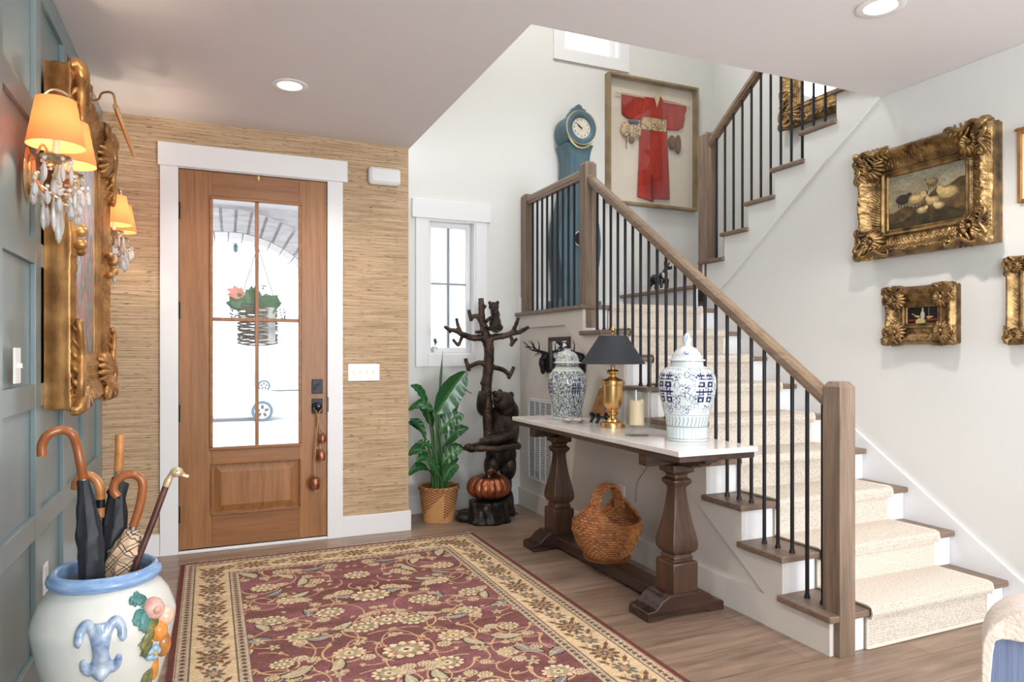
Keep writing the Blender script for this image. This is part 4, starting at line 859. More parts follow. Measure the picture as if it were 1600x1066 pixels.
# ================================================================== BEAR COAT TREE
def bear_tree():
    Y0 = 5.0; root = empty('bear_coat_tree', (1.985, Y0, 0), 0, 'dark bronze coat tree with a bear hugging the trunk and a cub on top', 'coat stand', None)
    def Q(u, v, dy=0): p = PX(u, v, Y0+dy); return (p.x-1.985, dy, p.z)
    b = MB()
    def br(pts, r0, r1, dy=0): m = bez([Q(u, v, dy+(p[2] if len(p) > 2 else 0)) for p in pts for u, v in [p[:2]]], 5); b.tube(m, [1.13*(r0+(r1-r0)*i/(len(m)-1))+.002*math.sin(i*2.3) for i in range(len(m))], 10)
    br([(764, 700), (762, 640), (760, 605), (763, 575), (764, 545), (761, 527)], .038, .036)
    br([(762, 540), (757, 515), (753, 500), (752, 480), (751.5, 466)], .033, .019); br([(754, 484), (758, 479), (760, 478)], .012, .01)
    br([(756, 512), (748, 497), (742, 494), (737, 496)], .02, .015); br([(732.5, 484), (734, 492), (737, 502)], .013, .014)
    br([(762, 534), (752, 528), (738, 528), (724, 523), (712, 517), (702, 515), (694, 510)], .028, .012, -.01); br([(721, 522), (716, 510), (713, 497)], .016, .011, -.01); br([(723, 524), (719, 534), (717, 541)], .014, .01, -.01); br([(707.5, 530), (712, 536), (717, 541)], .011, .012, -.01); br([(703, 516), (703, 522)], .01, .006, -.01)
    br([(760, 534), (772, 527), (788, 525), (799, 521), (812, 519), (826, 511)], .028, .013, -.01); br([(800, 521), (806, 508), (810, 496)], .017, .012, -.01); br([(797, 524), (800, 532), (798, 541)], .014, .012, -.01); br([(808, 529), (803, 534), (798, 541)], .011, .013, -.01)
    br([(762, 572), (751, 567), (742, 569), (735, 572)], .019, .016); br([(727, 560), (730, 570), (733, 580)], .014, .015)
    br([(764, 572), (775, 575), (786, 578), (794, 584)], .019, .016); br([(803, 573), (799, 583), (794, 592)], .014, .015); br([(757, 600), (751, 597)], .02, .016)
    b.build('branched_trunk', M_BRONZE, root, remesh=.0055)
    # adult bear
    b = MB(); E = lambda u, v, dy, r, M=None: b.ball(Q(u, v, dy), r, 16, 12, M)
    E(787, 672, .03, (.125, .12, .19)); E(791, 645, .035, (.10, .11, .12)); E(783, 710, .03, (.125, .11, .12)); E(768, 728, .0, (.06, .075, .10)); E(793, 728, .0, (.07, .075, .12))
    E(768, 741, .0, (.045, .05, .05)); E(789, 757, .03, (.055, .06, .11)); E(793, 785, .05, (.05, .06, .12)); E(803, 808, .04, (.05, .075, .045)); E(770, 775, .06, (.05, .05, .14)); E(764, 808, .07, (.045, .07, .04))
    # head tipped up and towards the trunk
    E(787, 628, -.03, (.086, .085, .08)); E(778, 620, -.075, (.042, .045, .038)); E(773.5, 615, -.095, (.026, .028, .022)); E(775, 626, -.085, (.028, .03, .014)); E(798.5, 618, -.01, (.026, .018, .032)); E(781, 613, -.0, (.024, .018, .026)); E(793, 640, -.02, (.085, .08, .06))
    for sgn, (u, v) in zip((0, 1), ((778, 621), (786, 620))): pass
    m = bez([Q(768, 645, .05), Q(754, 640, .02), Q(753, 622, -.03), Q(755, 612, -.04)], 5); b.tube(m, [.05-.018*i/len(m) for i in range(len(m))], 10)
    m = bez([Q(800, 655, .0), Q(800, 676, -.06), Q(782, 685, -.12), Q(760, 690, -.12), Q(750, 692, -.10)], 6); b.tube(m, [.055-.022*i/len(m) for i in range(len(m))], 10)
    for k in range(4): b.tube([Q(755+1.6*k, 611, -.06), Q(755+1.6*k, 617, -.075)], [.006, .004], 6); b.tube([Q(747+2*k, 690, -.12), Q(745+2*k, 694, -.135)], [.006, .003], 6)
    b.build('bear', M_BRONZ2, root, remesh=.0065)
    b = MB(); 
    for u, v in ((780.5, 619.5), (786.5, 621)): b.ball(Q(u, v, -.098), .006, 8, 6)
    b.ball(Q(770.8, 613.5, -.112), (.012, .01, .009), 10, 8); b.tube([Q(771, 624, -.115), Q(776, 628, -.112), Q(781, 627, -.105)], .004, 6)
    b.build('face', mat('black_enamel', (12, 12, 14), .2), root)
    # knee pads' worn patches
    b = MB(); b.ball(Q(771, 724, -.055), (.034, .022, .045)).ball(Q(797, 726, -.055), (.036, .022, .045)); b.build('knee', mat('worn_bronze', (112, 92, 74), .45, .5, bump=.8, bscale=120, col2=(62, 50, 42), vscale=30), root)
    # cub
    b = MB(); E(773.5, 505, -.03, (.048, .045, .062)); E(774, 492, -.03, (.036, .036, .04)); E(771.5, 479.5, -.045, (.041, .036, .038)); E(773, 488, -.04, (.036, .034, .03)); E(770, 482.5, -.08, (.018, .018, .016)); E(765.3, 473.5, -.035, (.015, .01, .016)); E(777.5, 473, -.035, (.015, .01, .016)); E(767, 513, -.06, (.02, .035, .022)); E(775, 517, -.06, (.03, .035, .016)); E(780, 512, -.02, (.03, .04, .03)); E(753, 516, -.02, (.018, .02, .03)); E(747, 519, -.03, (.03, .022, .014))
    m = bez([Q(770, 495, -.06), Q(763, 499, -.075), Q(759, 504, -.06)], 4); b.tube(m, .015, 8)
    cub = b.build('bear_cub', M_BRONZ2, root, remesh=.0045)
    b = MB(); b.ball(Q(769.5, 481, -.097), .006, 8, 6); b.ball(Q(767.3, 478, -.078), .004, 6, 5); b.ball(Q(773.5, 478, -.080), .004, 6, 5); b.build('face', bpy.data.materials['black_enamel'], root)
    # ring tray
    b = MB(); c0 = Q(770, 698, -.09); b.tube([(c0[0]+.205*math.cos(t), c0[1]+.12*math.sin(t), c0[2]+.004*math.sin(5*t)) for t in [2*PI*k/48 for k in range(49)]], [.024+.003*math.sin(k*1.7) for k in range(49)], 10, caps=False); b.ball((c0[0], c0[1], c0[2]-.012), (.2, .115, .014), 24, 8)
    b.build('tray', M_BRONZE, root, ang=60)
    # stump base
    b = MB(); n = 60; vs = []; cx, cy = -.055, -.14; rg = random.Random(4)
    for i, (z, r) in enumerate(((0, .165), (.015, .17), (.05, .152), (.1, .145), (.15, .15), (.165, .146), (.17, .10))):
        vs += [(cx+(r+.010*math.sin(7*t+z*20)+.006*math.sin(19*t+i))*math.cos(t), cy+(r+.010*math.sin(7*t+z*20)+.006*math.sin(19*t+i))*math.sin(t)*.85, z) for t in [2*PI*k/n for k in range(n)]]
    b.add(vs, [(i*n+k, i*n+(k+1) % n, (i+1)*n+(k+1) % n, (i+1)*n+k) for i in range(6) for k in range(n)]+[tuple(range(n-1, -1, -1)), tuple(6*n+k for k in range(n))])
    for (x, y) in ((-.21, -.05), (.14, .02), (.17, .05), (-.17, .03), (.02, .1)): b.ball((x, y, .03), (.075, .07, .045), 12, 8)
    b.lathe([(.02, 0), (.03, .02), (.022, .03), (.012, .024)], 12, (0, 0, 0)) if False else None
    b.box(-.2, .2, -.06, .14, 0, .03)
    b.build('stump_base', mat('charred_bronze', (58, 52, 50), .35, .5, bump=1, bscale=60, col2=(18, 17, 18), vscale=24), root, remesh=.007)
    MB().ball((-.125, -.265, .125), (.022, .012, .022), 12, 8).build('broken_knot', bpy.data.materials['worn_bronze'], root)
    # pumpkin on the stump
    p = empty('copper_pumpkin', (1.985-.055, Y0-.14, .172), 0, 'hammered copper pumpkin sitting on the stump at the foot of the bear', 'pumpkin')
    nt_, nz = 200, 40; V, T = np.meshgrid(np.linspace(0, 1, nz), np.linspace(0, 2*PI, nt_, endpoint=False), indexing='ij')
    A_ = V*PI; rr = np.sin(A_)**.8*(.148+.017*np.abs(np.sin(T*8))**.5)+.004; z = .095-.095*np.cos(A_)*(1-.12*np.exp(-((1-V)/.12)**2)*1.5); z = z-(.025*np.exp(-((1-V)/.13)**2))
    grid_obj('shell', np.stack([rr*np.cos(T), rr*np.sin(T), z], -1), None, mat('hammered_copper', (196, 122, 84), .3, .85, bump=.7, bscale=110, col2=(132, 76, 54), vscale=9), p, wrap=True)
    b = MB(); b.tube(bez([(0, 0, .16), (.0, 0, .185), (-.005, -.01, .21), (.02, -.02, .225)], 6), [.014]*6+[.01]*13, 8); b.tube(bez([(.0, 0, .18), (.03, -.02, .215), (.05, -.03, .2), (.06, -.03, .19), (.10, -.04, .17), (.11, -.045, .155)], 6), .0045, 6)
    b.tube(bez([(0, 0, .18), (-.005, -.03, .205), (.005, -.04, .22), (.03, -.04, .215), (.035, -.02, .20)], 6), .004, 6)
    leafmesh(b, (0, 0, .175), (-.10, -.04, .168), .07, .2); leafmesh(b, (0, 0, .178), (.09, .03, .19), .05, .2); leafmesh(b, (.03, 0, .18), (.045, -.02, .23), .03, .2)
    b.build('stem_and_tendril', mat('brown_metal_vine', (138, 104, 88), .4, .6), p)
bear_tree()

# ================================================================== POTTED PLANT
def plant():
    root = empty('bird_of_paradise_plant', (1.60, 5.06, 0), 0, 'green broad-leaved plant in a woven basket pot in the alcove corner', 'potted plant')
    n, m = 352, 105; V, T = np.meshgrid(np.linspace(0, 1, m), np.linspace(0, 2*PI, n, endpoint=False), indexing='ij')
    sq = (np.abs(np.cos(T+.4))**4+np.abs(np.sin(T+.4))**4)**-.25; k = (1-V)**1.5; r = (.132+.015*V)*(1*(1-k)+k*(.86+.16*(sq-1)*2.4)); r = r+.0025*np.sin(T*40+V*60)*np.cos(V*80)
    wk = (np.floor(T*44/(2*PI))+np.floor(V*26)) % 2; band_ = ((T*4/(2*PI)) % 1 < V*1.3-.1)
    weave_c = np.where((band_ & (wk > .5))[..., None], np.array((118, 66, 34)), np.array((204, 148, 94)))*(.88+.2*RNG.random(T.shape))[..., None]
    wick = mat('tan_basket_weave', (190, 134, 84), .6, col2=(120, 74, 42), vscale=40, bump=.8, bscale=160, stretch=(1, 1, 2))
    o = grid_obj('basket_pot', np.stack([r*np.cos(T), r*np.sin(T), V*.262], -1), weave_c, vcol('basket_weave_pattern', .6, bump=.4, bscale=200), root, wrap=True); s_ = o.modifiers.new('solid', 'SOLIDIFY'); s_.thickness = .006
    b = MB(); 
    for q in range(2): b.tube([((.149+.002*math.cos(20*t+q*3))*math.cos(t), (.149+.002*math.cos(20*t+q*3))*math.sin(t), .247+.013*q+.003*math.sin(20*t+q*3)) for t in [2*PI*k/120 for k in range(121)]], .0085, 6)
    b.build('braided_rim', wick, root); MB().lathe([(.001, .0), (.1, 0), (.13, .21), (.001, .225)], 30).build('soil', mat('moss_soil', (70, 56, 42), .95), root)
    mstem = mat('green_stem', (70, 110, 60), .5); ml = bpy.data.materials.new('strelitzia_leaf'); ml.use_nodes = True; N = ml.node_tree.nodes; L = ml.node_tree.links; bs = N['Principled BSDF']
    at = N.new('ShaderNodeAttribute'); at.attribute_name = 'pattern'; L.new(at.outputs['Color'], bs.inputs['Base Color']); bs.inputs['Roughness'].default_value = .25
    def L_(base, tip, wd, bend, dyb=0, dyt=0, up=(0, -1, .35), stem=True, root_xy=(0, 0)):
        B = PX(base[0], base[1], 5.06+dyb)-Vector((1.60, 5.06, 0)); Tp = PX(tip[0], tip[1], 5.06+dyt)-Vector((1.60, 5.06, 0))
        d = Tp-B; Ln = d.length; dn = d.normalized(); side = dn.cross(Vector(up)).normalized(); nn = side.cross(dn).normalized()
        ns, nw = 26, 11; P = np.zeros((ns, nw, 3)); C_ = np.zeros((ns, nw, 3)); dark = np.array((34, 84, 42)); lite = np.array((66, 120, 62))
        for i in range(ns):
            t = i/(ns-1); c = B+d*t+Vector((0, 0, 1))*bend*Ln*math.sin(PI*t); w_ = wd*.5*max(0, math.sin(PI*min(1, t**.8)))**.65+.0015
            for j in range(nw):
                s_ = (j-(nw-1)/2)/((nw-1)/2); q = c+side*w_*s_+nn*(abs(s_)*w_*.35)+nn*(.004*math.sin(t*30+3*s_)*abs(s_)); P[i, j] = q
                f_ = .5+.5*math.sin((t*26-abs(s_)*3)*2); C_[i, j] = dark*(1-.25*f_)+lite*.25*f_ if abs(s_) > .12 else lite
        grid_obj('leaf', P, C_, ml, root)
        if stem:
            st = MB(); r0 = Vector((root_xy[0], root_xy[1], .22)); mid = (r0+B)/2+Vector(((r0.x-B.x)*.25, 0, .03)); st.tube(bez([r0, mid, B, B+d*.25+Vector((0, 0, 1))*bend*Ln*.6], 8), [.009]*8+[.007]*8+[.005]*9, 8); st.build('stem', mstem, root)
    L_((682, 648), (728, 580), .20, .06, -.10, -.12, (.25, -1, .1), root_xy=(.02, -.03))
    L_((667, 636), (641, 602), .085, .18, -.06, -.08, (.3, -1, .8), root_xy=(-.04, 0)); L_((680, 645), (637, 642), .10, .22, -.12, -.1, (.0, -1, 1.2), root_xy=(-.03, -.03))
    L_((665, 684), (640, 655), .07, .2, -.05, 0, (.2, -1, .8), root_xy=(-.05, 0)); L_((658, 672), (637, 660), .06, .15, .06, .06, root_xy=(-.03, .04))
    L_((687, 676), (724, 648), .13, .14, -.08, -.1, (-.1, -1, .5), root_xy=(.03, -.02)); L_((693, 697), (732, 668), .10, .14, .0, .03, (0, -1, .7), root_xy=(.05, .01))
    L_((691, 725), (722, 699), .10, .10, -.1, -.12, (0, -1, .6), root_xy=(.05, -.04)); L_((693, 752), (717, 727), .10, .25, -.1, -.13, (-.3, -1, .2), root_xy=(.06, -.04))
    L_((669, 708), (637, 712), .10, .22, -.1, -.1, (0, -1, 1), root_xy=(-.05, -.03)); L_((671, 735), (637, 744), .08, .25, -.1, -.12, (0, -1, 1), root_xy=(-.06, -.04)); L_((690, 640), (738, 616), .05, .3, .12, .14, (0, -1, 1), root_xy=(.02, .05))
    L_((676, 700), (652, 690), .05, .1, -.14, -.16, root_xy=(-.02, -.05)); L_((700, 740), (716, 716), .06, .3, .02, .0, root_xy=(.06, .02))
    L_((676, 668), (652, 628), .09, .12, .04, .02, (.2, -1, .5), root_xy=(-.02, .03)); L_((690, 668), (716, 622), .11, .12, .08, .10, (0, -1, .5), root_xy=(.02, .04)); L_((672, 720), (650, 722), .09, .25, -.13, -.15, (0, -1, 1), root_xy=(-.04, -.05)); L_((695, 716), (729, 704), .08, .25, .06, .08, (0, -1, .8), root_xy=(.05, .03)); L_((684, 742), (668, 722), .08, .2, -.14, -.17, (0, -1, .6), root_xy=(0, -.06))
    st = MB(); p0 = PX(684, 650, 5.0)-Vector((1.6, 5.06, 0)); p1 = PX(692, 548, 5.0)-Vector((1.6, 5.06, 0)); st.tube(bez([(.01, -.04, .22), p0, (p0+p1)/2, p1], 8), [.008]*8+[.006]*8+[.009, .01, .01, .009, .007, .005, .003, .002, .001], 8); st.build('leaf_spear', mat('dark_green_spear', (58, 92, 60), .4), root)
plant()

# ================================================================== URN WITH UMBRELLAS
def urn():
    UX, UY = -.30, 2.52; root = empty('umbrella_urn', (UX, UY, 0), 0, 'large white ceramic urn with blue rim and painted fruit relief holding umbrellas', 'urn')
    prof = [(.10, 0), (.115, .01), (.118, .03), (.112, .06), (.128, .14), (.156, .24), (.185, .34), (.199, .42), (.2005, .445), (.198, .452), (.194, .47), (.178, .51), (.155, .54), (.140, .556), (.137, .566)]
    def rad(z): 
        for (r0, z0), (r1, z1) in zip(prof[:-1], prof[1:]):
            if z0 <= z <= z1: return r0+(r1-r0)*(z-z0)/(z1-z0)
        return .14
    MB().lathe(prof+[(.130, .566), (.131, .556), (.15, .53), (.185, .44), (.12, .12), (.1, .03), (.001, .03)], 72, close=False).build('body', mat('ivory_glaze', (222, 222, 216), .12, var=.05, vscale=6), root)
    MB().lathe([(.136, .556), (.148, .558), (.157, .566), (.160, .576), (.157, .586), (.150, .590), (.148, .597), (.142, .602), (.133, .60), (.129, .59), (.128, .56)], 72, close=False).build('rim', mat('blue_glazed_rim', (112, 146, 196), .12, col2=(152, 182, 214), vscale=18, stretch=(1, 1, 6)), root, ang=60)
    cam_a = math.atan2(-UY, -UX)
    def SP(a, z, off=.0): t = cam_a+a; r = rad(z)+off; return Vector((r*math.cos(t), r*math.sin(t), z))
    def blob(b, a, z, r, off=0): b.ball(SP(a, z, off), r, 14, 10)
    mb = mat('blue_relief_glaze', (104, 132, 174), .12, col2=(190, 204, 218), vscale=30, spec=.6)
    b = MB()
    def sc_(pts, r0, r1): m = bez([SP(a, z) for a, z in pts], 7); b.tube(m, [r0+(r1-r0)*i/(len(m)-1) for i in range(len(m))], 10)
    A0 = -.06
    for s_ in (-1, 1):
        f_ = lambda L_: [(A0+s_*a, z) for a, z in L_]
        sc_(f_([(.04, .37), (.06, .42), (.10, .46), (.16, .485), (.22, .485), (.27, .465), (.27, .44), (.24, .435)]), .011, .015)
        sc_(f_([(.03, .44), (.05, .40), (.09, .365), (.15, .345), (.21, .355), (.22, .375), (.19, .378)]), .011, .013)
        sc_(f_([(.035, .485), (.05, .44), (.045, .40), (.05, .36)]), .014, .012)
    sc_([(A0, .485), (A0, .42), (A0, .36), (A0, .325), (A0, .31)], .02, .008); blob(b, A0, .338, (.022, .022, .022))
    b.build('scroll_relief', mb, root, remesh=.004)
    mt = mat('teal_leaf_glaze', (96, 150, 142), .15, col2=(58, 112, 112), vscale=30); mo = mat('olive_leaf_glaze', (150, 148, 96), .15, col2=(84, 88, 52), vscale=30)
    def lf(m, a, z, da, dz, wd=.04):
        q = MB(); P0 = SP(a, z, .004); P1 = SP(a+da, z+dz, .006); nrm = Vector((P0.x, P0.y, 0)).normalized(); leafmesh(q, P0, P1, wd, .1, nrm, 7, -.3, .002)
        for s_ in (-1, 1):
            for t in (.35, .65): c0 = SP(a+da*t, z+dz*t, .005); leafmesh(q, c0, SP(a+da*(t+.25)-s_*dz*1.3, z+dz*(t+.25)+s_*da*.06, .006), wd*.5, .1, nrm, 4, -.3)
        o = q.build('leaf_relief', m, root); s2 = o.modifiers.new('solid', 'SOLIDIFY'); s2.thickness = .004
    for a in ((.55, .51, -.17, .02), (.6, .5, -.1, .045), (.58, .495, -.2, -.035), (.62, .49, -.12, -.06)): lf(mt, *a)
    for a in ((.68, .45, -.14, -.02), (.66, .43, -.18, -.05), (.72, .44, -.08, .03), (.62, .40, -.08, -.05), (.74, .30, -.12, -.06), (.78, .29, -.1, -.08), (.80, .25, -.04, -.08)): lf(mo, *a, wd=.03)
    def fruit(a, z, r, c1, c2, off=-.004): q = MB(); blob(q, a, z, r, off); q.build('fruit_relief', mat('fruit_glaze', c1, .15, col2=c2, vscale=24), root)
    fruit(.74, .485, (.034, .034, .036), (214, 150, 138), (232, 196, 184)); fruit(.70, .488, (.014, .014, .014), (196, 122, 112), (226, 176, 160), .022)
    fruit(.80, .415, (.028, .028, .033), (232, 166, 84), (214, 124, 50)); fruit(.95, .45, (.03, .03, .03), (236, 214, 196), (214, 176, 150)); fruit(.98, .36, (.026, .026, .04), (206, 150, 80), (170, 110, 60)); fruit(.86, .30, (.015, .015, .045), (222, 160, 84), (200, 128, 60)); fruit(.84, .235, (.012, .012, .018), (164, 84, 70), (120, 60, 54))
    q = MB()
    for k in range(5): t = 2*PI*k/5; blob(q, .72+.08*math.cos(t), .352+.014*math.sin(t), (.013, .013, .012), .003)
    q.build('flower_relief', mat('pale_blue_glaze', (150, 184, 206), .15), root); q = MB(); blob(q, .72, .352, (.007, .007, .007), .012); fruit_c = q.build('flower_centre', mat('ochre_glaze', (206, 160, 90), .2), root)
    q = MB()
    for k in range(9): blob(q, .90+.008*math.sin(k), .40+.011*k, (.0055, .0055, .0055), .006)
    q.build('pea_relief', mat('cream_pea_glaze', (230, 212, 176), .2), root)
    # umbrellas ---------------------------------------------------
    MH = mat('honey_cane_handle', (172, 104, 56), .25, col2=(132, 72, 36), vscale=18, stretch=(1, 1, .3)); MH2 = mat('pale_cane_handle', (200, 138, 78), .25, col2=(168, 104, 52), vscale=18)
    MBK = mat('black_nylon', (38, 40, 48), .55, bump=.3, bscale=60); MFER = mat('silver_ferrule', (190, 190, 190), .25, 1)
    def at(u, v, Y): return PX(u, v, Y)
    def umb(name, label, crook, canopy, r, mc, mh, fer=True, band=None):
        root_ = empty(name, tuple(canopy[-1]), 0, label, 'umbrella' if 'umbrella' in name else 'walking stick', None); O = Vector(canopy[-1])
        MB().tube(bez([Vector(p)-O for p in crook], 10), .0135, 12).build('handle', mh, root_)
        if name != 'walking_stick':
            m = bez([Vector(p)-O for p in canopy], 10); k = len(m); q = MB(); n = 24; vs = []
            dirs = (m[0]-m[-1]).normalized(); a_ = dirs.orthogonal().normalized(); b_ = dirs.cross(a_)
            for i, p in enumerate(m):
                t = i/(k-1); rr = r*(.45+.6*min(1, t*2.2))*(1-.25*max(0, t-.5)); vs += [p+(a_*math.cos(w_)+b_*math.sin(w_))*rr*(1+.10*math.sin(8*w_+t*5)+.05*math.sin(3*w_+i)) for w_ in [2*PI*j/n for j in range(n)]]
            q.add(vs, [(i*n+j, i*n+(j+1) % n, (i+1)*n+(j+1) % n, (i+1)*n+j) for i in range(k-1) for j in range(n)]+[tuple(range(n-1, -1, -1)), tuple((k-1)*n+j for j in range(n))]); q.build('canopy', mc, root_, ang=60)
            d0 = (Vector(canopy[0])-Vector(canopy[1])).normalized()
            if fer: MB().cyl(Vector(canopy[0])-O-d0*.01, Vector(canopy[0])-O+d0*.018, .012, n=14).build('ferrule', MFER, root_)
        return root_, O
    Yb = 2.52
    # (1) big black one, tall crook to the left
    umb('umbrella', 'furled black umbrella with a tall brown crook handle, leftmost in the urn', [at(66, 713, 2.47), at(66, 695, 2.47), at(76, 679, 2.47), at(96, 672, 2.48), at(113, 679, 2.48), at(121, 700, 2.49), at(126, 725, 2.49), at(130, 748, 2.5)], [at(130, 750, 2.5), at(138, 815, 2.5), at(143, 885, 2.5), at(143, 990, 2.52)], .034, MBK, MH)
    # (2) small one with a black band
    r2, O2 = umb('umbrella', 'slim black umbrella with a pale crook handle ringed in black, behind the leftmost one', [at(118, 765, 2.6), at(120, 752, 2.6), at(132, 743, 2.6), at(147, 747, 2.6), at(156, 762, 2.6), at(157, 785, 2.6), at(156, 808, 2.6)], [at(155, 818, 2.6), at(154, 855, 2.6), at(153, 890, 2.6), at(152, 990, 2.58)], .022, mat('dark_dotted_nylon', (50, 52, 60), .6, bump=.2, col2=(26, 27, 32), vscale=90), MH2)
    MB().cyl(at(157, 780, 2.6)-O2, at(157, 793, 2.6)-O2, .0142, n=14).build('handle_band', M_BLACK, r2)
    # (3) straight handle
    r3, O3 = umb('umbrella', 'black umbrella with an upright straight wooden handle, in the middle of the urn', [at(187, 679, 2.62), at(187, 700, 2.62), at(186, 720, 2.62), at(185, 737, 2.62)], [at(184, 745, 2.62), at(181, 800, 2.62), at(177, 880, 2.6), at(172, 990, 2.58)], .034, MBK, MH2)
    q = MB(); 
    for s_ in (-1, 1): q.add([at(184, 748, 2.6)-O3, at(184+s_*18, 756 if s_ > 0 else 768, 2.6)-O3, at(184+s_*9, 790, 2.61)-O3, at(184, 800, 2.6)-O3], [(0, 1, 2, 3)])
    o = q.build('canopy_flap', MBK, r3); o.modifiers.new('solid', 'SOLIDIFY').thickness = .003
    # (4) tan checked
    ck = bpy.data.materials.new('tan_check_cloth'); ck.use_nodes = True; N = ck.node_tree.nodes; L = ck.node_tree.links; bs = N['Principled BSDF']; bs.inputs['Roughness'].default_value = .7
    tc = N.new('ShaderNodeTexCoord'); mp = N.new('ShaderNodeMapping'); mp.inputs['Rotation'].default_value = (.5, .6, .8); L.new(tc.outputs['Object'], mp.inputs[0]); prev = None
    for i, bd_ in enumerate(('X', 'Z')):
        wv = N.new('ShaderNodeTexWave'); wv.bands_direction = bd_; wv.inputs['Scale'].default_value = 9; wv.inputs['Distortion'].default_value = 1.5; L.new(mp.outputs[0], wv.inputs[0])
        rp = N.new('ShaderNodeValToRGB'); rp.color_ramp.interpolation = 'CONSTANT'; e = rp.color_ramp.elements; e[0].color = rgb(210, 178, 146); e[1].position = .78; e[1].color = rgb(40, 38, 42); e.new(.92).color = rgb(226, 216, 200); L.new(wv.outputs[0], rp.inputs[0])
        if prev is None: prev = rp.outputs[0]
        else: mx = N.new('ShaderNodeMix'); mx.data_type = 'RGBA'; mx.blend_type = 'DARKEN'; mx.inputs[0].default_value = 1; L.new(prev, mx.inputs[6]); L.new(rp.outputs[0], mx.inputs[7]); prev = mx.outputs[2]
    L.new(prev, bs.inputs['Base Color'])
    umb('umbrella', 'tan checked umbrella with a brown crook handle, rightmost umbrella in the urn', [at(184, 776, 2.55), at(178, 768, 2.55), at(180, 754, 2.55), at(193, 744, 2.55), at(210, 742, 2.55), at(222, 752, 2.55), at(222, 772, 2.55), at(216, 800, 2.55), at(208, 822, 2.55)], [at(207, 828, 2.55), at(200, 855, 2.55), at(190, 885, 2.56), at(180, 990, 2.56)], .045, ck, MH)
    # (5) duck-head walking stick
    o = empty('walking_stick', tuple(at(188, 990, 2.5)), 0, 'dark walking stick with a brass duck-head handle leaning to the right in the urn', 'walking stick'); O = at(188, 990, 2.5)
    MB().tube([at(260, 758, 2.55)-O, at(240, 812, 2.54)-O, at(214, 878, 2.52)-O, (0, 0, 0)], .0105, 12).build('shaft', mat('mahogany_shaft', (96, 56, 46), .3, col2=(60, 32, 28), vscale=20), o)
    q = MB(); q.tube(bez([at(259, 761, 2.55)-O, at(264, 749, 2.55)-O, at(270, 740, 2.55)-O, at(276, 738, 2.55)-O], 6), [.012]*6+[.0105]*6+[.012]*7, 12); q.ball(at(276, 738, 2.55)-O, (.021, .018, .017)); q.tube(bez([at(281, 738, 2.55)-O, at(288, 743, 2.55)-O, at(296, 745, 2.55)-O], 5), [.009]*5+[.007]*5+[.003], 10, flat=.6)
    q.build('duck_head', mat('aged_brass_duck', (208, 184, 150), .38, .5), o, remesh=.0022)
    MB().ball(at(277, 736, 2.534)-O, .0025, 8, 6).build('eye', M_BLACK, o)
urn()
